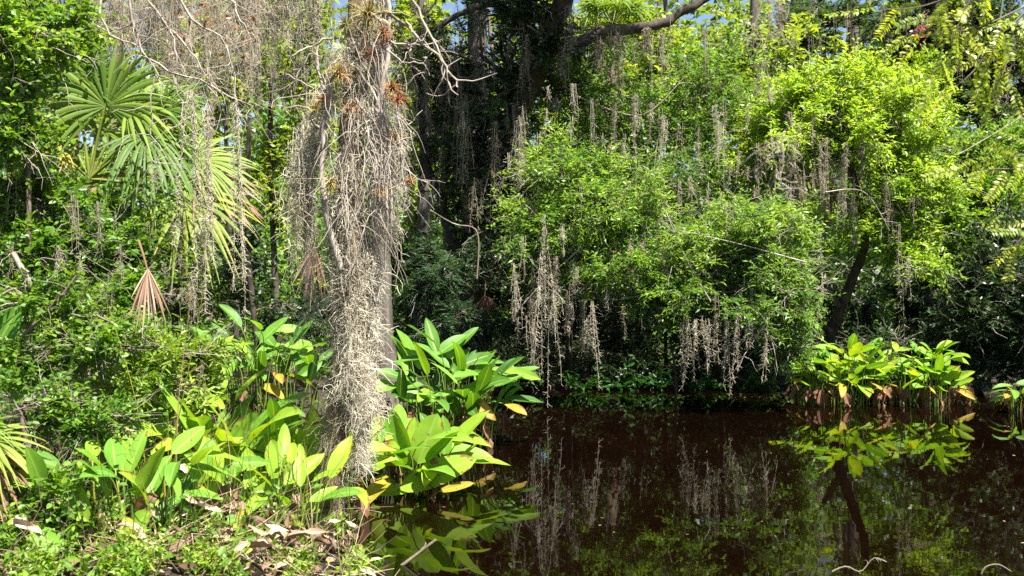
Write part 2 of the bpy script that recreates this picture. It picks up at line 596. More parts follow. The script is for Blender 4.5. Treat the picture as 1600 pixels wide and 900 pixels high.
def moss_mesh(mb, top, L, w, ncore=4, curls=240, rad=.0028, clen=.09, K=4, taper=True, sway=.04, wtop=.5, mat=0, tb=.5):
    top = np.asarray(top, float)
    n = ncore
    st = top + rng.normal(size=(n, 3)) * w * np.array([.6, .6, .1])
    LL = L * np.concatenate([[1], rng.uniform(.5, .97, n - 1)])
    core = wander(st, np.tile([0, 0, -1.0], (n, 1)) + rng.normal(size=(n, 3)) * .06, LL, 10, sway, .12)
    tubes(mb, core, np.linspace(rad * 1.3, rad * .7, 10)[None] * np.ones((n, 1)), 3, tb, mat)
    own = rng.integers(0, n, curls)
    t = rng.uniform(0, 1, curls) ** .9
    tk = np.clip(t * 9, 0, 8.99)
    k = tk.astype(int)
    fr = (tk - k)[:, None]
    pos = core[own, k] * (1 - fr) + core[own, k + 1] * fr
    prof = (wtop + (1 - wtop) * np.sin(np.clip(t * 1.25, 0, 1) * PI * .5)) * np.where(t > .55, 1 - (t - .55) / .5, 1)
    pos = pos + rng.normal(size=(curls, 3)) * (w * prof)[:, None] * np.array([.5, .5, .25])
    d = rng.normal(size=(curls, 3)) * np.array([1, 1, .6]) + np.array([0, 0, -.75])
    C = wander(pos, d, clen * rnd(curls, .5, 1.5), K, .6, .25)
    tubes(mb, C, np.linspace(rad, rad * .5, K)[None] * np.ones((curls, 1)), 3, np.clip(tb + rng.normal(size=curls) * .22, 0, 1), mat)


def moss(label, px, py, Y, len_px, w_px, ncore=4, curls=240, rad=.0028, clen=.09, mat='moss', group='strands of moss hanging over the water', K=4, tb=.5, **kw):
    top = P(px, py, Y)
    mb = MB()
    moss_mesh(mb, top, len_px / F * Y, w_px / F * Y, ncore, curls, rad, clen, K, tb=tb, **kw)
    return tag(mb.build('spanish_moss', M[mat], loc=top), label, 'moss', group)


# --- broad leaved water plants (fire flag)

def blade(mb, base, d, n, L, W, bend=.5, fold=.25, tint=.5, wav=.0, nu=10, nv=7, mat=0, shape=0, twist=0.0):
    d = nrm(d)
    s = nrm(np.cross(d, n))
    n = np.cross(s, d)
    u = np.linspace(0, 1, nu)
    v = np.linspace(-1, 1, nv)
    wv = (u ** .6) * ((1 - u) ** (.8 if shape == 0 else .6))
    wv = wv / wv.max() * W * .5
    ang = bend * u ** 1.3
    dirs = d[None] * np.cos(ang)[:, None] - n[None] * np.sin(ang)[:, None]
    nn = n[None] * np.cos(ang)[:, None] + d[None] * np.sin(ang)[:, None]
    c = np.asarray(base, float) + np.concatenate([np.zeros((1, 3)), np.cumsum((dirs[1:] + dirs[:-1]) * .5 * L / (nu - 1), 0)])
    tw = twist * u
    sd = s[None] * np.cos(tw)[:, None] + nn * np.sin(tw)[:, None]
    n2 = nn * np.cos(tw)[:, None] - s[None] * np.sin(tw)[:, None]
    off = fold * np.abs(v)[None] ** 1.3 * wv[:, None]
    if wav:
        ph = rng.uniform(0, 6, 4)
        off = off + wav * W * (np.sin(u[:, None] * 9 + ph[0] + v[None] * 2) * np.abs(v)[None] + .6 * np.sin(u[:, None] * 17 + ph[1]) * v[None])
    V = c[:, None] + sd[:, None] * (v[None] * wv[:, None])[..., None] + n2[:, None] * off[..., None]
    i = np.arange(nu * nv).reshape(nu, nv)
    q = np.stack([i[:-1, :-1], i[1:, :-1], i[1:, 1:], i[:-1, 1:]], -1).reshape(-1, 4)
    mb.add(V, q, tint, mat, rib=np.tile(v, nu), along=np.repeat(u, nv))


def plant_leaf(root, foot, base, d, n, L, W, kind='green', tint=.5, bend=.5, fold=.25, wav=.02, srad=.007, shape=0, twist=0.):
    mats = {'green': 'blade', 'yellow': 'blade_yellow', 'dead': 'blade_dead'}
    nm = {'green': 'leaf', 'yellow': 'leaf', 'dead': 'dead_leaf'}[kind]
    mb = MB()
    blade(mb, base, d, n, L, W, bend, fold, tint, wav, shape=shape, twist=twist)
    o = mb.build(nm, M[mats[kind]], root, True)
    if kind == 'yellow':
        o['label'] = 'yellowing leaf with browned edges'
    sb = MB()
    d = nrm(d)
    foot = np.asarray(foot, float)
    base = np.asarray(base, float)
    h = np.linalg.norm(base - foot)
    t = np.linspace(0, 1, 7)[:, None]
    c1 = foot + UP * h * .5
    c2 = base - d * h * (.25 if kind != 'dead' else -.15) + (UP * h * .3 if kind == 'dead' else 0)
    c = foot * (1 - t) ** 3 + 3 * c1 * t * (1 - t) ** 2 + 3 * c2 * t ** 2 * (1 - t) + (base + d * .01) * t ** 3
    tubes(sb, c, np.linspace(srad * 1.25, srad * .6, 7)[None], 5, .5 + .4 * rng.uniform(-1, 1), 0)
    sb.build('stalk', M['stalk' if kind != 'dead' else 'stalk_dead'], o, True)
    return o


def clump(label, c, sx, sy, n, hlo, hhi, ndead, nyel=3, Llo=.36, Lhi=.56, group='broad leaved water plant clumps', wr=(.27, .37), elmax=68, mound=.35, hero=(), z0=None, tb=.5, srad=.007, open_=1.0):
    c = np.asarray(c, float)
    base = np.array([c[0], c[1], 0 if z0 is None else z0])
    root = thing('fire_flag_plant', label, 'water plant', base, group)
    for i in range(n + nyel + ndead):
        a = rng.uniform(0, 2 * PI)
        q = math.sqrt(rng.uniform()) * .95
        off = np.array([math.cos(a) * sx * q, math.sin(a) * sy * q, 0])
        foot = base + off
        foot[2] = max(gh(foot[0], foot[1]), -.3) if z0 is None else z0
        outd = nrm(np.array([off[0] / max(sx, .1), off[1] / max(sy, .1), 0]) + rng.normal(size=3) * np.array([.45, .45, 0]))
        if i < n:
            kind = 'green'
            h = (hlo * .62 + (hhi - hlo * .62) * rng.uniform() ** .75) * (1.08 - mound * q)
            top = foot + UP * (h - min(foot[2], 0)) + outd * h * .28 * rng.uniform(.3, 1.3) * open_
            el = math.radians(rng.uniform(-8, elmax))
            az = rng.normal(size=3) * np.array([.5, .5, 0])
            d = nrm(nrm(outd + az) * math.cos(el) + UP * math.sin(el))
            L = rng.uniform(Llo, Lhi)
            nn = nrm(UP * .9 - outd * .5 + np.array([.25, -.45, 0]) + rng.normal(size=3) * .25)
            plant_leaf(root, foot, top, d, nn, L, L * rng.uniform(*wr), kind, np.clip(tb + rng.normal() * .24, 0, 1), rng.uniform(.0, .8), rng.uniform(.12, .4), .02, srad, twist=rng.normal() * .25)
        elif i < n + nyel:
            h = hlo * rng.uniform(.55, .95)
            top = foot + UP * (h - min(foot[2], 0)) + outd * h * .45
            d = nrm(outd + UP * rng.uniform(-.5, .15) + np.array([0, -.25, 0]))
            nn = nrm(UP + np.array([.2, -.5, 0]) + rng.normal(size=3) * .3)
            L = rng.uniform(Llo, Lhi) * .85
            plant_leaf(root, foot, top, d, nn, L, L * rng.uniform(.3, .4), 'yellow', rng.uniform(.1, 1), rng.uniform(.3, 1.1), .2, .04, srad, twist=rng.normal() * .4)
        else:
            h = hlo * rng.uniform(.35, .8)
            fr = nrm(outd * np.array([1, .6, 0]) + np.array([0, -.5, 0]))
            foot2 = foot + fr * rng.uniform(.0, .25) * sy
            foot2[2] = foot[2]
            top = foot2 + UP * (h - min(foot2[2], 0)) + fr * h * .4
            d = nrm(fr * .3 + rng.normal(size=3) * .25 - UP)
            L = min(rng.uniform(Llo, Lhi) * rng.uniform(.4, .85), h * 1.15)
            nn = nrm(fr + np.array([0, -.6, 0]) + rng.normal(size=3) * .4)
            plant_leaf(root, foot2, top, d, nn, L, L * rng.uniform(.28, .42), 'dead', rng.uniform(0, 1) ** 1.3, rng.uniform(-.7, .9), rng.uniform(.3, 1.5), .2, srad * .7, twist=rng.normal() * .9)
    for (bx, by, tx, ty, wpx, Y, kind, fold, face, tint) in hero:
        b = P(bx, by, Y)
        t = P(tx, ty, Y)
        dd = t - b
        nn = {'cam': np.array([.15, -1, .35]), 'up': np.array([.1, -.85, .75]), 'left': np.array([-.6, -.8, .3]), 'right': np.array([.6, -.8, .3])}[face]
        foot = np.array([b[0] * .5 + base[0] * .5, Y + .05, 0])
        foot[2] = max(gh(foot[0], foot[1]), -.3)
        L = np.linalg.norm(dd) * 1.05
        if foot[2] > b[2] - .05:
            foot[2] = b[2] - .12
        dead = kind == 'dead'
        plant_leaf(root, foot, b, dd, nn, L, wpx / F * Y, kind, tint, .9 if dead else .12, fold, .22 if dead else .02, .008, shape=1, twist=1.0 if dead else 0.)
    return root


# --- palm fronds

def frond(root, hub, foot, d, n, R, spread=2.2, nseg=34, mat='palm', tint=.5, droop=.35, name='frond', stalk=True, label=None, segw=.03, closed=0.0, srad=.012, sag=0.):
    d = nrm(d)
    s = nrm(np.cross(d, n))
    n = np.cross(s, d)
    th = np.linspace(-spread, spread, nseg) + rng.normal(size=nseg) * .02
    K = 9
    t = np.linspace(0, 1, K)
    V, Fq, T = [], [], []
    mb = MB()
    for k, a in enumerate(th):
        dirv = nrm(d * math.cos(a) + s * math.sin(a) + n * (.12 * ((k % 2) * 2 - 1) * .5 + .25 * (abs(a) / spread) ** 2))
        if closed:
            dirv = nrm(dirv * (1 - closed) + d * closed + n * rng.normal() * .14 + s * rng.normal() * .05)
        Ls = R * (1 - .28 * (abs(a) / spread) ** 2) * (rng.uniform(.9, 1.07) if not closed else rng.uniform(.55, 1.12))
        dr = droop * rng.uniform(.5, 1.6)
        c = hub + dirv[None] * (t * Ls)[:, None] - UP * (dr * 1.5 * Ls * np.clip(t - .3, 0, 1) ** 1.7)[:, None]
        sw = nrm(np.cross(dirv, n))
        wid = np.minimum(t * Ls * math.tan(spread / nseg) * (1 - .8 * closed) + .002, segw) * np.clip((1 - t) * 2.2, .06, 1)
        tw = rng.normal() * .2
        e = sw * math.cos(tw) + n * math.sin(tw)
        ridge = n[None] * (wid * .35)[:, None]
        row = np.stack([c - e[None] * wid[:, None], c + ridge, c + e[None] * wid[:, None]], 1)
        i = np.arange(K * 3).reshape(K, 3)
        q = np.stack([i[:-1, :-1], i[1:, :-1], i[1:, 1:], i[:-1, 1:]], -1).reshape(-1, 4)
        tt = np.clip(tint + rng.normal() * (.3 if closed else .12) + .25 * np.repeat(t, 3) ** 3, 0, 1)
        mb.add(row, q, tt, 0)
    o = mb.build(name, M[mat], root)
    if label:
        o['label'] = label
    if stalk:
        sb = MB()
        foot = np.asarray(foot, float)
        c = limb(foot, hub + d * R * .06, 9, .05 + sag, 0)
        tubes(sb, c, np.linspace(srad * 1.4, srad * .7, 9)[None], 6, .7, 0)
        sb.build('stalk', M['stalk' if mat != 'palm_dead' else 'stalk_dead'], o, True)
    return o


# --- air plants

def air_plant(label, px, py, Y, rpx, tint, n=74, group='air plants on the mossy dead trunk'):
    c = P(px, py, Y)
    r = rpx / F * Y
    mb = MB()
    d = nrm(rng.normal(size=(n, 3)) + np.array([.1, -.5, .35]))
    C = wander(np.tile(c, (n, 1)), d, r * rnd(n, .6, 1.25), 5, .16, .16)
    tubes(mb, C, np.array([.003, .0028, .0022, .0015, .0006])[None] * np.ones((n, 1)), 3, np.clip(tint + rng.normal(size=n) * .13, 0, 1))
    return tag(mb.build('air_plant', M['air'], loc=c), label, 'air plant', group)


def stick(name, label, cat, pts, r0, r1, mat='twig_pale', group=None, side=0, K=14):
    pts = np.asarray(pts, float)
    mb = MB()
    c = resample(pts, K)
    tubes(mb, c, np.linspace(r0, r1, K)[None], 6, .5, 0, .08)
    for k in range(side):
        i = rng.integers(2, K - 2)
        L = np.linalg.norm(pts[-1] - pts[0]) * rng.uniform(.12, .3)
        w = wander(c[i][None], (nrm(c[i + 1] - c[i]) + rng.normal(size=3) * .8)[None], L, 7, .25, .05)
        tubes(mb, w, np.linspace(r0 * .5, r1 * .5, 7)[None], 4)
    return tag(mb.build(name, M[mat], loc=pts[0], smooth=True), label, cat, group)


def PL(Y, *pts):
    return [P(p[0], p[1], Y + (p[2] if len(p) > 2 else 0)) for p in pts]


exec_parts = []
# ======================================================= the far background


def backdrop():
    mb = MB()
    n = 13000
    x = rng.uniform(-45, 45, n)
    y = rng.uniform(38, 62, n)
    z = rng.uniform(0, 1, n) ** 1.25 * (16 + 3.5 * np.sin(x * .31) + 2 * np.sin(x * .83 + 1))
    st = np.stack([x, y, z], -1)
    twigs(mb, st, rvec(n) + UP * .2, 1.5 * rnd(n, .6, 1.3), 12, .42, .26, 0, 1, rad=.02, tbase=np.clip(.5 + .3 * np.sin(x * .7), 0, 1))
    xs = rng.uniform(-40, 40, 60)
    ys = rng.uniform(36, 60, 60)
    C = wander(np.stack([xs, ys, np.zeros(60) - .2], -1), np.tile([0, 0, 1.0], (60, 1)), 17, 8, .05, 0)
    tubes(mb, C, np.linspace(.22, .08, 8)[None] * np.ones((60, 1)), 6, .5, 1)
    tag(mb.build('far_wood', [M['far'], M['twig']]), 'sunlit far swamp forest showing through the gaps', None, None, 'stuff')


backdrop()


def dim_wood():
    mb = MB()
    n = 7000
    x = rng.uniform(-24, 26, n)
    y = rng.uniform(27, 34, n)
    z = rng.uniform(0, 1, n) ** 1.2 * (5.2 + 1.6 * np.sin(x * .6) + .9 * np.sin(x * 1.7 + 1))
    twigs(mb, np.stack([x, y, z], -1), rvec(n) + UP * .2, 1.0 * rnd(n, .6, 1.3), 12, .26, .13, 0, 1, rad=.012, tbase=np.clip(.4 + .3 * np.sin(x * .9), 0, 1))
    tag(mb.build('thicket', [M['myrtle'], M['twig']]), 'dense green thicket behind the far bank', None, None, 'stuff')


dim_wood()

# tall background trees ------------------------------------------------


def bgtree(name, label, px, Y, r, blobs, L=.2, W=.1, leafm='far', barkm='bark_grey', topy=-150, lean=0, py0=None, group='tall trees standing behind the pond', **kw):
    x = (px - 800) / F * Y
    base = np.array([x, Y, gh(x, Y)])
    top = P(px + lean, topy, Y)
    mid = (base + top) / 2 + np.array([rng.normal() * .15, 0, 0])
    return tree(name, label, 'tree', base, [mid, top], r, r * .55, blobs, L, W, leafm, barkm, group, **kw)


# left background, loose; sun and shade painted into the leaf tints
bgtree('slender_tree', 'slender dark tree with loose leaves left of the mossy dead trunk', 440, 18, .06,
       [B(440, 120, 18, 90, 110, 1.2, 190, .7), B(420, 300, 18, 70, 90, 1.0, 110, .6)], L=.13, W=.06, leafm='far', barkm='bark_dark')
bgtree('slender_tree', 'pale thin trunk beside the dead trunk with a light leafy top', 478, 21, .09,
       [B(480, 60, 21, 90, 90, 1.6, 120, .7), B(500, 230, 21, 60, 60, 1.2, 70, .7)], L=.16, W=.08)
bgtree('slender_tree', 'thin tree behind the hanging moss strands at upper left', 375, 17, .05,
       [B(360, 110, 17, 80, 110, 1.2, 150, .75), B(340, 30, 17, 90, 60, 1.2, 90, .8)], L=.13, W=.07, barkm='bark_dark')
bgtree('slender_tree', 'forked dark trunk in the shade left of the dead trunk', 415, 14, .05,
       [B(440, 480, 14, 70, 50, .8, 90, .1), B(380, 440, 14, 50, 70, .8, 80, .2)], L=.1, W=.05, leafm='dark', barkm='bark_dark', topy=180, lean=-25)
bgtree('slender_tree', 'shaded thin tree behind the palm fronds', 270, 15, .06,
       [B(270, 200, 15, 80, 120, .9, 120, .4), B(220, 330, 15, 100, 90, .9, 120, .25), B(300, 430, 15, 110, 70, .9, 150, .1)], L=.11, W=.055, leafm='far', barkm='bark_dark')
# grey cypress trunk behind snag
bgtree('cypress_tree', 'straight grey cypress trunk partly behind the moss-draped dead trunk', 607, 13.6, .145,
       [B(590, -160, 13.6, 220, 110, 1.8, 260, .5)], L=.11, W=.03, leafm='cypress', topy=-240, lean=8, flare=1.9, updir=0, flat=True)
bgtree('cypress_tree', 'shaded grey cypress trunk behind the dark oak foliage', 730, 19.5, .26,
       [B(730, -60, 19.5, 150, 120, 1.8, 260, .5)], L=.14, W=.05, leafm='cypress', topy=-260, lean=10, flat=True)
bgtree('cypress_tree', 'thin grey trunk seen between the cypress and the oak', 655, 22, .14,
       [B(660, 60, 24, 110, 110, 2, 170, .8), B(700, 220, 25, 90, 90, 2, 130, .7)], L=.2, W=.1, leafm='far')
bgtree('shrub', 'sunlit yellow-green shrub deep behind the dark oak', 690, 25, .06,
       [B(680, 300, 25, 100, 110, 1.6, 190, .75), B(760, 200, 26, 80, 120, 1.6, 150, .75)], L=.17, W=.09, leafm='far', topy=250, group='shrubs behind the pond')
# behind centre
bgtree('broadleaf_tree', 'light green tree crown behind the oak limb at the top', 960, 27, .2,
       [B(960, 60, 27, 170, 110, 2.2, 380, .8), B(1060, 140, 27, 130, 110, 2.2, 280, .8), B(900, 160, 26, 120, 110, 2, 240, .7)], L=.2, W=.1, leafm='far')
bgtree('broadleaf_tree', 'pale green tree standing behind the hanging moss at upper right', 1180, 26, .17,
       [B(1180, 60, 26, 110, 90, 2, 220, .75), B(1140, 170, 25, 90, 90, 2, 200, .7)], L=.18, W=.09, leafm='far')
# upper right cypresses (bluish dark)
bgtree('cypress_tree', 'dark bluish cypress behind the domed yellow-green shrub', 1330, 30, .22,
       [B(1350, 110, 30, 80, 70, 2, 260, .5), B(1300, 40, 30, 70, 50, 2, 150, .4), B(1390, 60, 30, 60, 60, 2, 150, .4)], L=.22, W=.06, leafm='cypress', flat=True, updir=.0)
bgtree('cypress_tree', 'stout grey cypress trunk with hanging moss at upper right', 1462, 25, .36,
       [B(1440, 0, 25, 80, 60, 2, 150, .6), B(1510, 110, 25, 70, 70, 1.5, 140, .4)], L=.18, W=.05, leafm='cypress', flat=True)
bgtree('cypress_tree', 'dark cypress rising behind the hanging yellow cypress sprays', 1540, 28, .22,
       [B(1545, 60, 25, 100, 80, 1.6, 420, .35), B(1580, 160, 25, 90, 60, 1.6, 300, .35), B(1470, 60, 25, 80, 70, 1.4, 300, .3)], L=.2, W=.06, leafm='cypress', flat=True)
bgtree('cypress_tree', 'blue-green cypress left of the domed shrub top', 1250, 32, .2,
       [B(1240, 80, 32, 70, 80, 2, 190, .6), B(1270, 20, 32, 60, 50, 2, 110, .5)], L=.22, W=.07, leafm='cypress', flat=True)

# ============================================================ the oak

oak_base = np.array([P(742, 600, 18.3)[0], 18.3, gh(P(742, 600, 18.3)[0], 18.3)])
tree('live_oak', 'dark leaning oak with a mossy limb across the top of the picture', 'tree', oak_base,
     [P(735, 420, 18), P(772, 260, 17.5), P(835, 120, 16.6), P(865, 40, 16), P(905, -60, 15.3), P(960, -220, 14.5)], .23, .135,
     [B(730, 250, 17.3, 110, 130, 1.2, 560, .35), B(790, 130, 17.2, 110, 110, 1.3, 420, .4), B(690, 120, 17.5, 70, 90, 1.2, 260, .35), B(770, 360, 16.8, 80, 90, .9, 300, .35), B(850, 60, 15.9, 60, 60, .5, 150, .35), B(810, 20, 16, 60, 50, .5, 90, .35),
      # high shading crown above the picture
      (np.array([.7, 14.3, 9.3]), (1.7, 1.9, 1.1), 700, .5), (np.array([2.3, 14.8, 9.7]), (1.5, 1.7, 1.0), 520, .5), (np.array([1.3, 16.1, 10.4]), (1.6, 1.5, 1.1), 420, .5)],
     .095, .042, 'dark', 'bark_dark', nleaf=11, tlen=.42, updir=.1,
     branches=[(PL(16.2, (852, 78), (930, 56), (1010, 42), (1060, 22), (1110, -6), (1180, -60)), .105, .05),
               (PL(16.8, (845, 70), (800, 20), (740, 10), (690, 40), (620, 78), (560, 90)), .075, .03),
               (PL(17.2, (772, 262), (720, 240), (680, 190), (655, 150), (640, 60)), .1, .05),
               (PL(17.6, (738, 430), (700, 350), (668, 250), (650, 160)), .11, .06)])

# dark young juniper-like bush under the oak
jx = P(692, 520, 15.2)
tree('feathery_bush', 'dark blue-green feathery bush at the foot of the oak', 'bush', (jx[0], 15.2, gh(jx[0], 15.2)), [P(690, 480, 15.2), P(690, 390, 15.2)], .04, .015,
     [B(690, 440, 15.2, 58, 62, .5, 420, .5), B(680, 395, 15.2, 38, 36, .4, 130, .55), B(700, 500, 15.1, 62, 36, .5, 200, .4)], .07, .016, 'juniper', 'bark_dark', nleaf=14, tlen=.28, grav=.12, updir=.0, flat=True)

# ============================================ shrubs overhanging the pond

cb = P(1000, 560, 18.6)
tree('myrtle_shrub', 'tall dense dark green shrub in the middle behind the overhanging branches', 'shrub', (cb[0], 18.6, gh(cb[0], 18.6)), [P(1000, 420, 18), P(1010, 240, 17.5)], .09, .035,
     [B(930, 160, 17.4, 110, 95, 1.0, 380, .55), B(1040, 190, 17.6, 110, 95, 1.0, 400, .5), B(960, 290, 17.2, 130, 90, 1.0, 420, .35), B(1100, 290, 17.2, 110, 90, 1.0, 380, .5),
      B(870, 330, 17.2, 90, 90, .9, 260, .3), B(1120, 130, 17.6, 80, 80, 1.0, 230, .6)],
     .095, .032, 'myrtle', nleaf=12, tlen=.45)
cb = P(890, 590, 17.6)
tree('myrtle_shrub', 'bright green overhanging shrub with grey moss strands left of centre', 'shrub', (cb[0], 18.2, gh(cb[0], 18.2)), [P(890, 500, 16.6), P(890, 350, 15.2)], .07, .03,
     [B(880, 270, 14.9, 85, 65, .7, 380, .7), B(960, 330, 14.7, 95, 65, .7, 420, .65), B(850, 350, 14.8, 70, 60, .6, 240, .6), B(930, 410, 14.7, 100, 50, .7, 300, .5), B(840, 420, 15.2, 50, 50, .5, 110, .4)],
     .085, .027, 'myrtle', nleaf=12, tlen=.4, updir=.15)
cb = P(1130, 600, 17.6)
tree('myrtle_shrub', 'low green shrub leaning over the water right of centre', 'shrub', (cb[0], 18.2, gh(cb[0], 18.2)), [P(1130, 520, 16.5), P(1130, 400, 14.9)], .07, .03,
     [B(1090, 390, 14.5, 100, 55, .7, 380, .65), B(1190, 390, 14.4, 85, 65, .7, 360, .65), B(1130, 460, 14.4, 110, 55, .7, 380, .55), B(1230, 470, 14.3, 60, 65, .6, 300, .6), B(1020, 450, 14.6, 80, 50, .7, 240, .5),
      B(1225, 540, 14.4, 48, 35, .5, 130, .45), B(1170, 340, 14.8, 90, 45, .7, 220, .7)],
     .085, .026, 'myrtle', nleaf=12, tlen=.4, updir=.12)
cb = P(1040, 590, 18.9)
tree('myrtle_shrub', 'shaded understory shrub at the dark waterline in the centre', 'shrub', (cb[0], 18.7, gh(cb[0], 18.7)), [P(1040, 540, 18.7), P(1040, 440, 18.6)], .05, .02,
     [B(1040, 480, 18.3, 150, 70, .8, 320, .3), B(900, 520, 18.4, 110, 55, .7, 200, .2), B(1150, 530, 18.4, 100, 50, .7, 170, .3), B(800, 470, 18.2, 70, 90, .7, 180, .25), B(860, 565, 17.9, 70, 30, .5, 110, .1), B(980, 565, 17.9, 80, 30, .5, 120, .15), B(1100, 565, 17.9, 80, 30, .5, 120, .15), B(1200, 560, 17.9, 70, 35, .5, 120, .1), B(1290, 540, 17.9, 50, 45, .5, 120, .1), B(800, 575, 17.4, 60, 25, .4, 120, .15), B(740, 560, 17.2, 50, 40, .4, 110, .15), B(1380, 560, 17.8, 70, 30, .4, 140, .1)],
     .1, .04, 'dark', nleaf=11, tlen=.42)  # dark leaf and low tints paint the overhang's shade into this shrub

# right domed yellow-green shrub with curved dark trunk
db = P(1285, 590, 17.8)
tree('domed_shrub', 'domed yellow-green shrub with a curved dark trunk at right', 'shrub', (db[0], 18.1, gh(db[0], 18.1)),
     [P(1295, 530, 17.6), P(1330, 440, 17.0), P(1352, 370, 16.6), P(1330, 260, 16.2)], .12, .05,
     [B(1260, 165, 16.4, 85, 60, .9, 420, .75), B(1340, 150, 16.3, 90, 55, .9, 440, .8), B(1410, 190, 16.2, 75, 75, .9, 420, .8), B(1440, 290, 16.0, 70, 75, .8, 380, .7), B(1330, 220, 16.0, 110, 60, .9, 420, .75),
      B(1200, 220, 16.6, 60, 90, .8, 300, .65), B(1390, 340, 15.8, 70, 50, .7, 220, .6), B(1430, 400, 15.8, 60, 50, .7, 190, .55)],
     .095, .034, 'bright', nleaf=12, tlen=.42, updir=.4,
     branches=[(PL(17.0, (1310, 480), (1265, 400), (1240, 320), (1250, 230)), .06, .03), (PL(16.4, (1350, 360), (1400, 300), (1440, 250)), .05, .02), (PL(17.2, (1300, 520), (1240, 470), (1190, 400), (1170, 320)), .05, .02)])
gb = P(1550, 590, 18.8)
tree('broadleaf_shrub', 'wide light green shrub at the right edge behind the domed shrub', 'shrub', (gb[0], 19, gh(gb[0], 19)), [P(1545, 470, 18.8), P(1530, 300, 18.5)], .1, .04,
     [B(1540, 250, 18.6, 90, 60, 1.0, 360, .5), B(1600, 310, 18.3, 90, 70, 1.0, 400, .45), B(1520, 340, 18.2, 80, 60, .9, 320, .4), B(1620, 220, 18.8, 70, 50, 1.0, 200, .5), B(1500, 410, 18, 70, 55, .8, 200, .4)],
     .1, .045, 'broad', nleaf=11, tlen=.45, tbase=.4)
gb = P(1580, 585, 17)
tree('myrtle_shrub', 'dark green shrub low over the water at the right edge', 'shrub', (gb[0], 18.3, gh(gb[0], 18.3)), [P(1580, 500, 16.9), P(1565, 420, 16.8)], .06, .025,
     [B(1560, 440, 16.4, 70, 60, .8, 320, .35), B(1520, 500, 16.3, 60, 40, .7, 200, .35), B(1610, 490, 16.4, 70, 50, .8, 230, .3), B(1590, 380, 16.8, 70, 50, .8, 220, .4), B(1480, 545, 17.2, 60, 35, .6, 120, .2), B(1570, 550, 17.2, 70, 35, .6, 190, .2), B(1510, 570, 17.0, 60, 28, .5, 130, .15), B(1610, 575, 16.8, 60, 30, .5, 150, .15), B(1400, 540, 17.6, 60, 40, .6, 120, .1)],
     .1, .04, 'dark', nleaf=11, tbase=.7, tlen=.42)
# vine-covered slender snag with red tip
vb = P(1450, 580, 21)
vt = tree('vine_covered_snag', 'slim leaning snag wrapped in pale vines with red flowers on top', 'tree', (vb[0], 21, gh(vb[0], 21)), [P(1452, 300, 21), P(1440, 70, 21)], .1, .05,
          [B(1445, 110, 20.9, 26, 45, .3, 150, .5), B(1452, 200, 20.9, 28, 60, .3, 170, .5), B(1470, 150, 20.9, 26, 50, .3, 90, .6), B(1458, 290, 20.9, 26, 45, .3, 100, .5)], .1, .05, 'weed', nleaf=9, tlen=.3)
fb = MB()
st = P(1440, 50, 20.8) + rng.normal(size=(26, 3)) * np.array([.1, .1, .13])
leaves(fb, st, rvec(26) + UP * .4, rvec(26), .1, .05, rng.uniform(0, 1, 26))
fb.build('blossom_spray', M['flower'], vt)['kind'] = 'stuff'

for k, (px, Y) in enumerate([(560, 20.5), (640, 21.5), (700, 20), (770, 21), (830, 20), (900, 21.5), (960, 20.2), (1030, 21.5), (1090, 20.4), (1160, 21.6), (1220, 20.4), (1290, 21.5), (1350, 20.3), (1420, 21.6), (1480, 20.4), (1550, 21.5), (1610, 20.4)]):
    x = (px - 800) / F * Y
    z = gh(x, Y)
    h = rng.uniform(1.5, 2.4)
    tree('understory_shrub', 'dark understory shrub in the deep shade behind the far bank', 'shrub', (x, Y, z), [(x + rng.normal() * .2, Y, h * .6), (x + rng.normal() * .2, Y, h)], .04, .015,
         [((x, Y, h * .45), (.9, .8, .8), 130, .3), ((x + rng.normal() * .3, Y, h), (.8, .8, .7), 110, .4)], .13, .06, 'dark', group='understory shrubs behind the far bank', nleaf=10, tlen=.45)  # dark leaf colour stands in for the deep shade under the shrubs

# far bank ground plants
for i, (px, w, lab) in enumerate([(905, 60, 'low leafy plant at the dark waterline, leftmost under the shrubs'), (968, 50, 'small leafy plant below the short moss strand'),
                                  (1030, 60, 'low leafy plant just left of the paired moss strand'), (1105, 70, 'low leafy tuft between the two long moss strands'),
                                  (1180, 60, 'low leafy plant beneath the bleached hanging twigs'), (1450, 60, 'low dark plant on the far bank behind the lone plant clump')]):
    c = P(px, 588, 17.4)
    c[2] = .02
    mb = MB()
    n = 13
    s0 = c + np.stack([rnd(n) * .03, rnd(n) * .03, np.zeros(n)], -1)
    C = nrm(np.stack([rnd(n), rnd(n) * .6 - .2, rnd(n, .3, 1.2)], -1))
    twigs(mb, s0, C * np.array([1.6, 1, 1]), rnd(n, .25, .5), 9, .14, .05, 0, 0, True, rad=.004, tbase=.12)
    tag(mb.build('waterside_plant', [M['fern'], M['fern']], loc=c), lab, 'plant', 'low plants along the far waterline')

# small sabal behind oak limb and dead palm leaves
pt = P(955, 330, 24)
pr_ = thing('palm_tree', 'small palm top peeking above the oak limb', 'palm', (pt[0], 24, gh(pt[0], 24)))
tm, C = trunk_mesh([(pt[0], 24, -.1), P(955, 200, 24), P(957, 40, 24)], .16, .14)
tm.build('trunk', M['boot'], pr_, True)
for k in range(9):
    a = k / 9 * 2 * PI
    d = nrm(np.array([math.cos(a), .6 * math.sin(a) - .3, .35 + .5 * rng.uniform()]))
    hub = P(957, 35, 24) + d * .5
    frond(pr_, hub, P(957, 40, 24), d, nrm(UP - d * .5 + np.array([0, -.4, 0])), .75, 1.9, 22, 'palm', .6, .5, segw=.035)

# dead palm fronds hanging (things of their own)


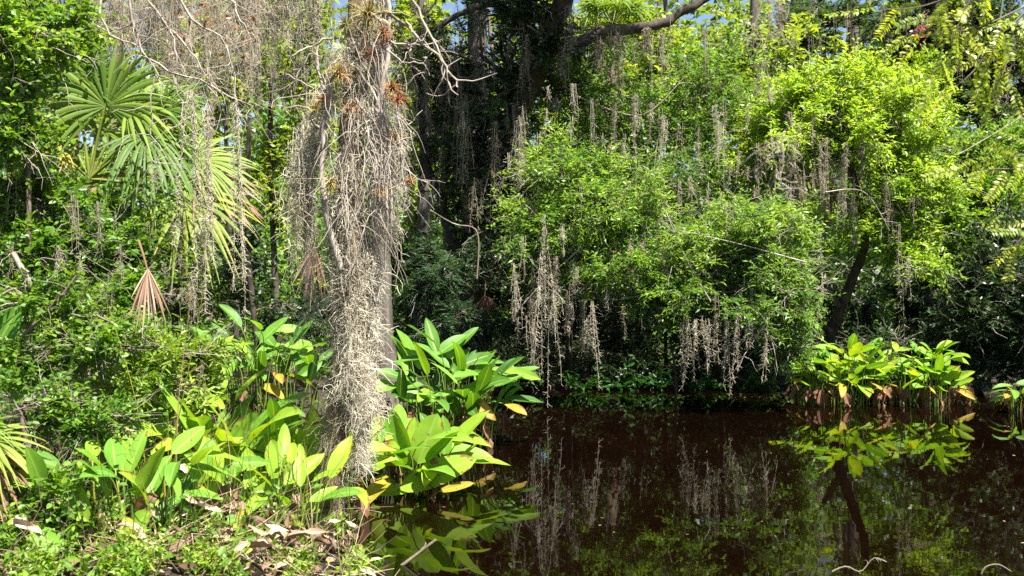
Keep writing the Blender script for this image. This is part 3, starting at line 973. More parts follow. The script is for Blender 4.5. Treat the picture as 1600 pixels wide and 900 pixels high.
def dead_frond(label, hx, hy, Y, R, d, n, spread=1.2, tint=.6, closed=.5, foot=None, group='dead palm fronds'):
    hub = P(hx, hy, Y)
    r = thing('dead_palm_frond', label, 'palm frond', hub, group)
    frond(r, hub, P(*foot, Y) if foot else hub + np.array([.02, 0, .25]), d, n, R, spread, 26, 'palm_dead', tint, .12, name='fan', closed=closed, segw=.045, srad=.008)
    return r


dead_frond('pinkish dry palm frond hanging folded above the left plants', 231, 420, 6.75, .41, (.06, -.05, -1), (.25, -1, .1), 1.2, .65, .6, (216, 376))
dead_frond('brown dry palm frond hanging behind the left side of the dead trunk', 492, 388, 11.5, .62, (-.2, 0, -1), (.2, -1, .2), 1.3, .25, .55)
dead_frond('small dead palm frond beside the bent pale stick', 757, 462, 16, .4, (.2, 0, -1), (0, -1, .4), 1.5, .1, .4)
dead_frond('dead brown palm frond inside the domed shrub, upper one', 1252, 258, 16.6, .55, (-.1, 0, -1), (.1, -1, .3), 1.7, .4, .35)
dead_frond('dead brown palm frond inside the domed shrub, lower one', 1296, 292, 16.4, .5, (.15, 0, -1), (-.1, -1, .3), 1.4, .4, .45)

# ====================================================== left bank palm

PY = 8.9
pb = P(140, 560, PY)
palm = thing('cabbage_palm', 'fan-leaved palm among the shrubs at left', 'palm', (pb[0], PY, gh(pb[0], PY)))
tm, C = trunk_mesh([(pb[0], PY, gh(pb[0], PY) - .1), P(138, 420, PY), P(140, 285, PY)], .13, .11, rough=.14)
tm.build('trunk', M['boot'], palm, True)
heart = P(140, 280, PY)
for (hx, hy, dx, dy, dz, R, sp, mat, tint, dr, nn, lab) in [
    (166, 166, .05, -.05, 1, .74, 2.3, 'palm', .62, .35, (.15, -1, .15), None),
    (118, 134, -.05, .1, 1, .55, 1.9, 'palm', .1, .3, (.1, -1, .5), 'dark shaded fan'),  # low tint paints the shade on this fan
    (196, 172, .8, .35, .7, .7, 2.0, 'palm', .85, .35, (-.1, -.7, .6), 'pale sunlit fan'),  # high tint paints the sunlight on this fan
    (228, 214, .35, -.3, -.35, .56, 1.7, 'palm', .25, .7, (.2, -.6, .8), 'drooping dark fan'),
    (250, 178, .5, .2, .8, .55, 1.6, 'palm', .35, .4, (-.3, -.9, .3), None),
    (288, 314, .75, -.25, -.25, .66, 2.3, 'palm_old', .4, .55, (.1, -.75, .75), 'yellow-green drooping fan'),
    (306, 282, .9, .2, -.05, .56, 1.5, 'palm_dead', .4, .4, (.1, -.8, .6), 'dead brown fan'),
    (300, 250, .95, .3, .1, .6, 1.4, 'palm', .85, .4, (.1, -.8, .6), None),
    (96, 238, -.6, -.35, -.2, .52, 1.8, 'palm_old', .75, .9, (-.2, -.6, .8), 'yellowed drooping fan'),
    (70, 150, -.6, .2, .3, .5, 1.9, 'palm', .2, .4, (-.1, -.8, .6), None),
    (150, 200, .1, .4, .9, .7, 2.0, 'palm', .8, .3, (0, -1, .3), None),
]:
    hub = P(hx, hy, PY + (.35 * dy))
    frond(palm, hub, heart, (dx, dy, dz), nn, R * 1.08, sp, 36, mat, tint, dr, label=lab, segw=.024)

sp_ = P(-40, 720, 5.9)
spr = thing('palmetto', 'low greyish palmetto fan entering from the left edge', 'palm', (sp_[0], 5.9, gh(sp_[0], 5.9)))
for (hx, hy, dx, dz, t_, m_) in [(-28, 688, 1, -.15, .4, 'palm_old'), (-34, 720, .9, -.5, .35, 'palm_dead'), (-50, 690, .7, .5, .5, 'palm')]:
    frond(spr, P(hx, hy, 5.9), sp_, (dx, -.15, dz), (.1, -.55, .9), .4, 1.2, 22, m_, t_, .5, segw=.014, srad=.007)

# ====================================================== left bank shrubs


def shrub(name, label, px, Y, blobs, leafm='broad', L=.07, W=.04, r=.03, oval=True, group='leafy shrubs on the left bank', **kw):
    x = (px - 800) / F * Y
    z = gh(x, Y)
    c = blobs[0][0]
    return tree(name, label, 'shrub', (x, Y, z), [np.array([x, Y, z]) * .5 + c * .5 + np.array([.05, 0, 0]), c], r, r * .4, blobs, L, W, leafm, 'twig', group, oval=oval, flare=1.2, sides=7, dens=1.3, bare=.12, **kw)


shrub('leafy_shrub', 'tall bright leafy shrub in the upper left corner', 30, 7.6,
      [B(40, 60, 7.6, 100, 90, .6, 420, .65), B(10, 200, 7.5, 80, 90, .5, 300, .5), B(110, 60, 9.2, 50, 60, .4, 110, .6), B(10, -60, 7.9, 90, 60, .5, 160, .6)], L=.062, W=.036, tlen=.3, nleaf=9)
shrub('leafy_shrub', 'shaded viny shrub below the palm at left', 90, 8.0,
      [B(60, 330, 7.9, 90, 70, .45, 250, .45), B(120, 400, 8.1, 100, 60, .45, 260, .25), B(190, 400, 8.6, 70, 70, .4, 170, .1), B(30, 400, 7.6, 70, 60, .4, 170, .35), B(170, 330, 8.9, 55, 40, .3, 80, .3)], L=.06, W=.036, tlen=.28, nleaf=9)
shrub('leafy_shrub', 'tangled green shrub beside the lichen-spotted stick', 100, 7.2,
      [B(90, 480, 7.1, 95, 50, .4, 230, .5), B(160, 530, 7.1, 80, 45, .4, 210, .55), B(60, 560, 6.9, 75, 40, .35, 150, .4), B(200, 470, 7.6, 60, 50, .35, 120, .35)], L=.05, W=.026, tlen=.25, nleaf=9)
shrub('leafy_shrub', 'bright low shrub with pointed leaves in front of the water plants', 260, 7.4,
      [B(270, 560, 7.4, 70, 40, .35, 190, .75), B(215, 600, 7.2, 70, 40, .35, 160, .65), B(310, 600, 7.5, 45, 30, .3, 90, .7)], L=.062, W=.02, leafm='weed', tlen=.24, nleaf=9)
shrub('leafy_shrub', 'dark tangled undergrowth shrub at the left edge', 40, 6.4,
      [B(30, 640, 6.3, 70, 50, .3, 120, .35), B(120, 660, 6.5, 80, 45, .3, 130, .3), B(60, 760, 6.0, 80, 60, .3, 120, .3), B(20, 850, 5.8, 60, 40, .3, 80, .3)], L=.045, W=.026, tlen=.22, nleaf=8)

# weeds in the foreground
for (px, py, Y, rx, ry, n, L, W, tb, lab) in [
    (430, 860, 6.4, 50, 45, 40, .05, .018, .7, 'small bright weed at the bank edge left of the dead trunk foot'),
    (480, 850, 6.5, 45, 50, 36, .05, .018, .75, 'leafy weed standing at the foot of the dead trunk'),
    (360, 800, 6.6, 40, 40, 30, .045, .016, .6, 'thin weed among the dry leaves in the middle of the bank'),
    (440, 740, 7.0, 35, 60, 34, .05, .016, .8, 'upright narrow-leaved weed in front of the big pale leaf'),
    (560, 880, 6.2, 45, 25, 24, .05, .024, .65, 'low weed in the water beside the floating log'),
    (200, 720, 6.8, 60, 40, 44, .05, .022, .5, 'green weed behind the pale dry leaf'),
    (160, 800, 6.2, 50, 45, 34, .045, .02, .4, 'shaded weed between the two upright leaves at left'),
    (30, 740, 6.2, 40, 40, 26, .05, .03, .5, 'round-leaved seedling below the palmetto fan'),
    (330, 690, 7.6, 40, 40, 30, .05, .02, .7, 'yellow-green weed behind the big horizontal leaf'),
    (250, 870, 5.9, 60, 25, 26, .04, .018, .5, 'short weed in the dry leaves at the bottom edge'),
    (300, 840, 6.1, 60, 40, 34, .05, .018, .7, 'bright weed between the torn dry leaf and the grass stalks'),
    (520, 870, 6.6, 40, 30, 26, .045, .016, .65, 'fine weed right below the dead trunk foot'),
    (110, 850, 5.9, 60, 40, 34, .045, .024, .45, 'leafy weed under the upright leaf at lower left'),
    (30, 880, 5.8, 50, 40, 30, .045, .024, .3, 'dark weed in the bottom left corner'),
    (400, 780, 6.8, 40, 60, 34, .05, .018, .75, 'tall slender weed just right of the big pale leaf'),
    (150, 620, 7.2, 70, 50, 46, .055, .028, .6, 'bushy weed left of the bluish upright leaf'),
    (230, 640, 7.3, 50, 60, 44, .06, .022, .8, 'yellowish pointed-leaved weed before the bluish upright leaf'),
    (60, 890, 5.35, 70, 40, 40, .045, .02, .5, 'weed with small oval leaves at the lower left edge of the picture'),
    (200, 895, 5.3, 70, 45, 44, .045, .016, .65, 'light green weed at the bottom edge below the upright leaves'),
    (330, 895, 5.4, 70, 45, 44, .045, .016, .7, 'light green weed at the bottom edge below the big pale leaf'),
    (455, 895, 5.6, 50, 35, 34, .045, .016, .7, 'slender weed at the bottom edge nearest the water'),
    (400, 890, 6.0, 60, 20, 30, .045, .018, .7, 'low weed at the bottom edge left of the trunk foot'),
]:
    x = (px - 800) / F * Y
    z = gh(x, Y)
    root = thing('weed', lab, 'weed', (x, Y, z), 'weeds on the left bank')
    mb = MB()
    c = P(px, py, Y)
    sx, szz = rx / F * Y, ry / F * Y
    st = np.array([x, Y, z]) + np.stack([rnd(n) * sx * .6, rnd(n) * .15, np.zeros(n)], -1)
    Hh = max(c[2] + szz - z, .15)
    d = np.stack([rnd(n) * .35, rnd(n) * .35, np.ones(n)], -1)
    twigs(mb, st, d, Hh * rnd(n, .5, 1.05), 12, L, W, 0, 1, True, rad=.0028, grav=-.02, wob=.1, tbase=tb)
    mb.build('leaves', [M['weed'], M['stalk']], root)

# tall grass stalks
for (a, b, c_, Y, lab) in [((245, 905), (290, 600), (318, 455), 6.6, 'tall green grass stalk leaning right in front of the bright shrub'),
                           ((235, 905), (215, 640), (170, 480), 6.6, 'tall thin green stalk leaning left in the left bank growth'),
                           ((275, 900), (278, 640), (300, 452), 6.4, 'tall orange-brown dry stalk in the left bank growth'),
                           ((365, 880), (358, 700), (340, 630), 6.3, 'reddish bare forked stalk before the big pale leaf'),
                           ((405, 690), (425, 560), (445, 500), 8.6, 'thin yellow-green stalk crossing the far left water plants')]:
    mb = MB()
    pts = PL(Y, a, b, c_)
    pts[0][2] = max(pts[0][2], gh(pts[0][0], Y)) - .02
    c = resample(pts, 12)
    tubes(mb, c, np.linspace(.005, .0018, 12)[None], 4, .8)
    for k in range(5):
        i = rng.integers(6, 11)
        w = wander(c[i][None], (UP + rng.normal(size=3) * .6)[None], .12, 5, .2, .05)
        tubes(mb, w, np.linspace(.0018, .0006, 5)[None], 3, .8)
    dry = 'orange' in lab or 'reddish' in lab
    tag(mb.build('grass_stalk', M['stalk_dead' if dry else 'stalk'], loc=pts[0]), lab, 'grass stalk', 'tall stalks on the left bank')

# leaf litter and ground cover
mb = MB()
n = 2200
x = rng.uniform(-6, -.6, n)
y = rng.uniform(5.0, 9.5, n)
ok = sdf(x, y) > -.12
x, y = x[ok], y[ok]
n = len(x)
z = hmap(x, y)
leaves(mb, np.stack([x, y, np.maximum(z, 0) + rng.uniform(.005, .09, n)], -1), np.stack([rnd(n), rnd(n), rnd(n) * .35], -1), UP + rng.normal(size=(n, 3)) * .5, rnd(n, .05, .16), rnd(n, .02, .06), rng.uniform(0, 1, n) ** 1.1, 0, True, .5, .3)
for k in range(190):
    for _ in range(30):
        xx, yy = rng.uniform(-4.2, -.8), rng.uniform(5.3, 8.6)
        if sdf(np.array([xx]), np.array([yy]))[0] > -.05:
            break
    bz = max(gh(xx, yy), 0) + rng.uniform(.03, .3)
    L = rng.uniform(.1, .32)
    blade(mb, (xx, yy, bz), (rng.normal(), rng.normal(), rng.normal() * .35), UP + rng.normal(size=3) * .6, L, L * rng.uniform(.12, .4), rng.uniform(-1, 1.6), rng.uniform(.2, 1.4), rng.uniform(.25, 1), .2, 9, 5, twist=rng.normal() * 1.3)
n = 2600
x = rng.uniform(-5, -.8, n)
y = rng.uniform(5.2, 9, n)
ok = sdf(x, y) > -.05
x, y = x[ok], y[ok]
n = len(x)
C = wander(np.stack([x, y, np.maximum(hmap(x, y), 0) + rng.uniform(.01, .12, n)], -1), np.stack([rnd(n), rnd(n), rnd(n) * .6], -1), rnd(n, .15, .6), 4, .2, .03)
tubes(mb, C, np.array([.0028, .0025, .002, .0015])[None] * np.ones((n, 1)), 3, rng.uniform(.2, 1, n))
tag(mb.build('leaf_litter', M['litter']), 'dry brown leaves and sticks covering the bank', None, None, 'stuff')
mb = MB()
n = 1500
x = rng.uniform(-9, -1.2, n)
y = rng.uniform(4.8, 13.5, n)
ok = sdf(x, y) > .1
x, y = x[ok], y[ok]
n = len(x)
st = np.stack([x, y, hmap(x, y)], -1)
twigs(mb, st, UP + rng.normal(size=(n, 3)) * .5, rnd(n, .15, .5), 9, .055, .03, 0, 1, True, rad=.002, tbase=np.clip(.45 + .2 * np.sin(3 * x + 2 * y), 0, 1))
n = 900
x = rng.uniform(-4.2, -.7, n)
y = rng.uniform(4.9, 8.2, n)
ok = (sdf(x, y) > .3 * (y > 5.9)) & (np.sin(3.3 * x + 1.1 * y) * np.sin(2.7 * y - 1.3 * x) + rng.normal(size=n) * .35 > .0)
st = np.stack([x, y, hmap(x, y)], -1)[ok]
n = len(st)
twigs(mb, st, UP + rng.normal(size=(n, 3)) * np.array([.35, .35, .1]), rnd(n, .08, .32) * np.where(rng.uniform(size=n) < .1, 1.9, 1), 11, .05, .017, 2, 3, True, rad=.002, grav=-.02, wob=.12, tbase=.6)
n = 420
x = rng.uniform(-4.2, -.8, n)
y = rng.uniform(5.3, 8.2, n)
ok = sdf(x, y) > -.02
st = np.stack([x, y, hmap(x, y)], -1)[ok]
n = len(st)
Cg = wander(st, UP + rng.normal(size=(n, 3)) * np.array([.3, .3, .05]), rnd(n, .3, .9), 8, .06, .03)
tubes(mb, Cg, np.linspace(.004, .0008, 8)[None] * np.ones((n, 1)), 3, rng.uniform(.2, 1, n), 3)
n = 3400
x = rng.uniform(-14, 16, n)
y = 17.2 + 12 * rng.uniform(0, 1, n) ** 2
ok = sdf(x, y) > .1
st = np.stack([x, y, hmap(x, y)], -1)[ok]
n = len(st)
twigs(mb, st, UP + rng.normal(size=(n, 3)) * .6, rnd(n, .4, 1.1), 10, .12, .05, 0, 1, False, rad=.004, tbase=.35)
tag(mb.build('undergrowth', [M['broad'], M['twig'], M['weed'], M['stalk']]), 'low green ground cover on the banks', None, None, 'stuff')

mb = MB()
n = 120
x, y = rng.uniform(-1.5, 9, n), 6 + 11.5 * rng.uniform(0, 1, n) ** 1.4
ok = sdf(x, y) < -.15
x, y = x[ok], y[ok]
n = len(x)
sz = rng.uniform(.008, .04, n) * np.where(rng.uniform(size=n) < .15, 2.2, 1)
leaves(mb, np.stack([x, y, np.full(n, .005)], -1), np.stack([rnd(n), rnd(n), np.zeros(n)], -1), UP + rng.normal(size=(n, 3)) * .03, sz, sz * .4, rng.uniform(0, 1, n), 0, True, .05, .0)
tag(mb.build('floating_litter', M['litter']), 'small fallen leaves floating on the dark water', None, None, 'stuff')

# ====================================================== sticks

stick('fallen_branch', 'pale lichen-spotted branch leaning in the left shrubs', 'branch', PL(7.0, (20, 395), (45, 440), (62, 475), (95, 540)), .022, .016, 'bark_lichen', side=3)
stick('fallen_branch', 'dark forked branch propped at the left edge below the lichen stick', 'branch', PL(6.9, (10, 560), (60, 500), (90, 470), (120, 430)), .018, .008, 'twig', side=4)
stick('bare_stick', 'pale upright bare stem under the palm', 'branch', PL(8.4, (182, 430), (181, 380), (180, 330)), .012, .01, 'twig_pale')
stick('bare_stick', 'thin whitish stem left of the hanging dry frond', 'branch', PL(8.2, (115, 430), (116, 380), (117, 335)), .006, .005, 'twig_pale')
stick('bare_stick', 'thin pale straight stick slanting below the palm heart', 'branch', PL(9.0, (190, 325), (205, 310), (220, 296)), .011, .008, 'twig_pale')
stick('dead_branch', 'long bare stick lying across the left undergrowth', 'branch', PL(6.8, (-5, 560), (70, 542), (150, 540), (230, 548)), .009, .004, 'twig', side=4)
stick('fallen_branch', 'bent pale stick arching before the feathery bush', 'branch', PL(13.5, (745, 435), (748, 380), (740, 356), (710, 350), (672, 328)), .013, .006, 'bark_lichen')
stick('floating_log', 'bleached stick jutting out of the water at the bottom', 'stick', PL(6.4, (600, 905), (640, 875), (682, 843)), .015, .009, 'bark_lichen', side=1)
stick('drowned_twig', 'curled pale twig rising from the water at the bottom right', 'stick', PL(6.2, (1300, 893), (1322, 885), (1345, 893), (1365, 872), (1385, 878)), .006, .002, 'bark_lichen', side=4)
stick('drowned_twig', 'arched bare twig at the bottom right corner', 'stick', PL(6.2, (1532, 900), (1540, 886), (1560, 882), (1580, 893)), .006, .003, 'bark_lichen', side=1)
stick('drowned_twig', 'forked bare twig lying on the water right of centre', 'stick', PL(7.4, (1110, 855), (1150, 838), (1178, 838)), .005, .002, 'bark_lichen', side=4)
stick('drowned_branch', 'dark sunken stem standing in the far water under the shrubs', 'stick', PL(15.6, (1055, 640), (1056, 600), (1050, 540)), .03, .015, 'bark_dark', side=2)

# bleached twig bunches of the overhanging shrubs
for (pts, Y, lab, sd) in [([(905, 390), (850, 440), (800, 495)], 14.3, 'bleached bare twig spraying left over the long moss strand', 9), ([(810, 380), (855, 440), (890, 480)], 14.3, 'pale bare twig left of centre crossing the moss', 8),
                          ([(1240, 450), (1200, 500), (1150, 575)], 13.9, 'bleached dead twig bunch hanging at the right end of the overhang', 14), ([(1150, 480), (1200, 520), (1215, 580)], 13.9, 'drooping pale twig near the lone plant clump', 11),
                          ([(1260, 410), (1150, 380), (1060, 360)], 13.9, 'pale bare branch across the low leaning shrub', 8), ([(1110, 470), (1075, 410), (1040, 330)], 14, 'thin bleached branch rising through the low leaning shrub', 7),
                          ([(1005, 260), (1050, 290), (1095, 300)], 16.4, 'short white branch in the dense middle shrub', 6), ([(900, 150), (1000, 180), (1070, 120)], 16.4, 'pale broken branch high in the middle shrub', 4),
                          ([(1500, 240), (1560, 205), (1600, 180)], 17.2, 'thin pale branch in the wide shrub at right', 3), ([(1290, 300), (1350, 300), (1390, 360)], 15.2, 'grey bare twig hanging under the domed shrub', 8)]:
    stick('bare_twig', lab, 'twig', PL(Y, *pts), .011, .004, 'twig_pale', 'bare twigs in the overhanging shrubs', sd)

# ====================================================== the dead mossy trunk

SY = 6.95
sb_ = P(515, 846, SY)
snag = thing('dead_tree', 'dead standing trunk draped in pale moss in the foreground', 'tree', (sb_[0], SY, min(gh(sb_[0], SY), .02) - .1))
tm, C = trunk_mesh([(sb_[0], SY, -.3), P(522, 700, SY), P(545, 500, SY), P(548, 250, SY), P(560, 60, SY), P(565, -120, SY)], .088, .085, 26, 12, 1.2, .07)
tm.build('trunk', M['bark_snag'], snag, True)
for pts, r0, r1 in [
    ([(535, 420), (503, 300), (507, 200), (520, 90)], .024, .014),
    ([(590, 180), (608, 60), (600, -40)], .022, .014),
    ([(565, 40), (600, 20), (640, 45), (700, 110), (715, 135)], .013, .006),
    ([(640, -10), (665, 40), (690, 90), (700, 125), (712, 150)], .011, .004),
    ([(600, 65), (640, 70), (660, 60)], .009, .004), ([(660, 60), (642, 75), (638, 95)], .006, .003),
    ([(570, 30), (620, 90), (660, 100), (665, 115)], .008, .003),
    ([(540, 60), (500, 65), (470, 105), (450, 145)], .011, .006),
    ([(495, 70), (500, 120), (515, 150), (580, 215), (640, 270), (670, 285)], .008, .003),
    ([(550, 100), (600, 180), (612, 330), (608, 400)], .009, .004),
    ([(575, 60), (618, 150), (628, 280), (640, 310)], .008, .004),
    ([(598, 10), (598, 130), (590, 260)], .011, .006),
    ([(525, 210), (480, 170), (440, 168), (405, 158)], .008, .003),
    ([(560, 160), (610, 220), (640, 215), (650, 205)], .007, .003),
    ([(570, 200), (600, 280), (605, 380), (590, 470)], .009, .004),
    ([(555, 150), (590, 230), (580, 350)], .008, .004),
]:
    mb = MB()
    c = resample(PL(SY - .18, *pts), 16)
    c = c + rng.normal(size=c.shape) * .008
    tubes(mb, c, np.linspace(r0, r1, 16)[None], 6, .5, 0, .08)
    for k in range(6):
        i = rng.integers(4, 15)
        w = wander(c[i][None], (nrm(c[i] - c[i - 1]) + rng.normal(size=3) * .8)[None], rng.uniform(.08, .3), 6, .3, .05)
        tubes(mb, w, np.linspace(r1, r1 * .4, 6)[None], 4)
    mb.build('branch', M['twig_pale'], snag, True)


def moss_mass(label, spine, Y, wid, nstr, Lr, dens, mat='moss', rad=.0026, front=.16, tb=.5, clen=.15, dY=0.0):
    """a drape wrapped round a trunk: spine = [(px, py)], wid = half widths in px"""
    mb = MB()
    sp = np.array([P(p[0], p[1], Y) for p in spine])
    w = np.array(wid) / F * Y
    K = len(sp)
    for k in range(nstr):
        t = rng.uniform(0, K - 1.001)
        i = int(t)
        f = t - i
        c = sp[i] * (1 - f) + sp[i + 1] * f
        ww = w[i] * (1 - f) + w[i + 1] * f
        a = rng.uniform(-PI, PI)
        pos = c + np.array([math.sin(a) * ww * rng.uniform(.4, 1), -math.cos(a) * front * rng.uniform(.5, 1.1) + dY, 0])
        LL = rng.uniform(*Lr)
        tt = np.clip(tb + rng.normal() * .2, 0, 1)
        moss_mesh(mb, pos, LL, .032, 3, int(dens * 1.1), rad * .5, clen * .62, 5, sway=.05, tb=tt)
        moss_mesh(mb, pos, LL * .9, .045, 1, int(dens * .16), rad * rng.uniform(.7, 1.2), clen * rng.uniform(.8, 1.5), 7, sway=.08, tb=np.clip(tt + .1, 0, 1))
    top = sp[0]
    return tag(mb.build('spanish_moss', M[mat], loc=top), label, 'moss', 'moss on the dead trunk')


moss_mass('thick pale moss beard round the middle of the dead trunk', [(548, 300), (555, 400), (555, 470), (558, 560), (560, 600)], SY, [37, 36, 33, 25, 14], 120, (.25, .5), 95, front=.17, tb=.55)
moss_mass('brownish moss sleeve near the waterline of the dead trunk', [(532, 560), (526, 640), (520, 700), (518, 815)], SY, [19, 13, 10, 9], 48, (.15, .28), 60, front=.12, tb=.25, mat='moss_dark')
moss_mass('narrow pale moss strand trailing down the right side of the dead trunk', [(565, 600), (562, 650), (558, 700)], SY, [16, 12, 8], 18, (.2, .4), 70, front=.2, tb=.7)
moss_mass('ragged grey moss and rootlets on the top of the dead trunk', [(560, -30), (565, 60), (570, 140), (570, 230), (565, 300)], SY, [50, 45, 48, 50, 42], 60, (.2, .5), 62, front=.22, tb=.55)
moss_mass('loose moss curtain hanging left of the dead trunk', [(500, 120), (480, 190), (472, 250), (470, 330)], SY, [22, 22, 18, 12], 30, (.3, .75), 66, front=.1, tb=.65)
moss_mass('thin moss veil on the right edge of the dead trunk', [(612, 150), (615, 250), (605, 350)], SY, [16, 18, 14], 18, (.25, .5), 46, front=.12, tb=.55)
moss('tangle of moss ending in curly tips left of the dead trunk foot', 482, 430, 7.2, 130, 12, 4, 110, .0024, .1, group='moss on the dead trunk', sway=.12)
# strand cage of bare twigs around the trunk
mb = MB()
n = 150
st = np.stack([rng.uniform(500, 625, n), rng.uniform(20, 330, n)], -1)
sp3 = np.array([P(a, b, SY - rng.uniform(.12, .3)) for a, b in st])
Cw = wander(sp3, np.tile([0, 0, -1.0], (n, 1)) + rng.normal(size=(n, 3)) * .5, rnd(n, .25, .8), 9, .16, .14)
tubes(mb, Cw, np.linspace(.003, .0014, 9)[None] * np.ones((n, 1)), 4, .5)
mb.build('hanging_twigs', M['twig_pale'], snag)

for (px, py, r, t, lab) in [(575, 22, 46, .75, 'large yellow-green air plant at the top of the dead trunk'), (540, 40, 30, .85, 'greenish air plant at the top left of the dead trunk'), (612, 138, 26, .25, 'orange air plant on the right side of the dead trunk, upper of a touching pair'),
                            (622, 156, 22, .08, 'red-tipped air plant on the right side of the dead trunk, lower of a touching pair'), (505, 155, 24, .3, 'reddish air plant on the left side of the dead trunk'), (492, 172, 26, .75, 'yellowish air plant among the left moss curtain'),
                            (530, 115, 24, .45, 'golden brown air plant in the fork of the dead trunk'), (582, 85, 26, .1, 'rusty red air plant below the top tuft'), (600, 55, 22, .2, 'small orange-red air plant at upper right of the trunk'),
                            (516, 285, 20, .6, 'golden air plant low on the left of the trunk'), (545, 170, 26, .4, 'brown air plant tuft at the middle of the trunk top'), (616, 215, 16, .45, 'small golden air plant halfway down the right side'),
                            (595, 300, 18, .4, 'small brown air plant above the moss beard'), (640, 283, 14, .25, 'tiny orange air plant at the tip of a bare twig')]:
    air_plant(lab, px, py, SY - rng.uniform(.16, .28), r * rng.uniform(.7, 1.1), t, int(rng.uniform(36, 90)))

# ====================================================== moss elsewhere

for (px, py, Y, L, w, nc, cu, tb, lab) in [
    (851, 335, 14.2, 300, 9, 5, 520, .6, 'longest pale moss strand almost touching the water left of centre'),
    (868, 400, 14.3, 120, 14, 5, 260, .45, 'broad short moss tuft right beside the longest strand'),
    (832, 430, 14.5, 170, 16, 5, 280, .25, 'dull grey moss curtain left of the longest strand'),
    (805, 425, 14.3, 90, 6, 3, 120, .5, 'short thin moss strand left of the long strand'),
    (925, 470, 14.2, 140, 6, 3, 190, .55, 'slim moss strand hanging alone in front of the dark bank'),
    (885, 455, 14.4, 90, 8, 3, 140, .35, 'faint moss wisp between the long and slim strands'),
    (1072, 490, 14.0, 120, 10, 4, 240, .55, 'wide-topped moss strand right of the pond centre'),
    (1086, 500, 14.0, 80, 6, 3, 110, .5, 'short moss strand touching the wide-topped one'),
    (1135, 485, 13.8, 135, 6, 3, 190, .6, 'thin pointed moss strand left of the bleached twigs'),
    (1120, 490, 13.8, 80, 5, 2, 80, .5, 'short wisp of moss left of the thin pointed strand'),
    (1152, 490, 13.7, 110, 10, 3, 150, .45, 'moss tuft mixed with the bleached twigs'),
    (1198, 520, 13.8, 80, 6, 3, 100, .45, 'small moss strand nearest the lone plant clump'),
    (960, 150, 16.2, 130, 12, 4, 190, .3, 'grey moss hanging inside the dense middle shrub'),
    (955, 225, 15.6, 50, 12, 3, 100, .35, 'small grey moss clump in the middle of the shrub'),
    (840, 210, 16, 120, 8, 3, 140, .3, 'thin grey moss on the shaded side of the middle shrub'),
    (1290, 215, 15.6, 110, 9, 4, 220, .35, 'brown grey moss strand under the dome, left one'),
    (1318, 240, 15.5, 120, 10, 4, 240, .45, 'brown grey moss strand under the dome, middle and widest'),
    (1345, 225, 15.4, 70, 8, 3, 150, .35, 'short moss strand under the dome near the trunk top'),
    (1405, 350, 15.2, 180, 3, 2, 120, .45, 'very thin moss thread hanging from the domed shrub'),
    (1418, 400, 15.0, 70, 6, 3, 90, .5, 'little pale moss tuft above the lone plant clump'),
    (1040, 390, 14.1, 60, 10, 3, 110, .4, 'small moss tuft in the leaves above the pond centre'),
    (985, 380, 14.2, 70, 8, 3, 120, .4, 'little grey tuft in the overhanging leaves left of centre'),
]:
    moss(lab, px, py, Y, L, w * .3, nc + 1, int(cu * 1.1), .0028, .07, 'moss', tb=tb - .12, sway=.03)
# moss on the oak
for (px, py, Y, L, w, lab) in [(665, 95, 16.6, 120, 10, 'dark moss hanging from the oak limb at left'), (700, 60, 16.6, 160, 12, 'long dark moss below the left oak limb'), (745, 30, 16.5, 130, 12, 'dark moss near the fork of the oak'), (775, 190, 16, 160, 12, 'dark moss strand in the shaded oak leaves'),
                               (805, 200, 16, 130, 10, 'grey moss at the right of the shaded oak leaves'), (820, 20, 15.9, 90, 12, 'moss bunch on the oak fork'), (880, 62, 16, 70, 12, 'moss tuft under the right oak limb next to the fork'), (935, 56, 16.1, 60, 10, 'moss tuft in the middle of the right oak limb'),
                               (970, 50, 16.1, 110, 12, 'long moss below the right oak limb'), (1008, 44, 16.1, 50, 8, 'small moss tuft near the end of the right oak limb'), (640, 170, 16.8, 140, 12, 'dark moss beside the grey cypress trunk'), (720, 160, 16.2, 150, 14, 'dull moss curtain in front of the oak stem'),
                               (890, 10, 15.6, 80, 10, 'moss hanging from the upper oak stem')]:
    moss(lab, px, py, Y, L, w * .6, 6, 230, .0038, .1, 'moss_dark', 'moss hanging from the oak', tb=.4)
for (px, py, Y, L, w, lab) in [(463, -40, 12, 130, 14, 'grey beard of moss at the top left of the dead trunk'), (425, -30, 12, 120, 12, 'grey moss beard at the top, left of the larger beard'), (448, -30, 12.5, 100, 12, 'thin grey moss between the two top beards'), (490, -30, 12, 110, 12, 'grey moss touching the top of the dead trunk curtain'),
                               (1450, 20, 24, 60, 16, 'grey moss over the stout cypress trunk at right'), (1480, 15, 24, 60, 14, 'grey moss right of the stout cypress trunk'), (400, -30, 11.5, 90, 10, 'dark moss under the bare limb at the top'), (1185, 90, 18, 90, 8, 'faint moss behind the blurred near strand')]:
    moss(lab, px, py, Y, L, w, 6, 260, .004, .12, 'moss_dark', 'moss at the top of the picture', tb=.5)

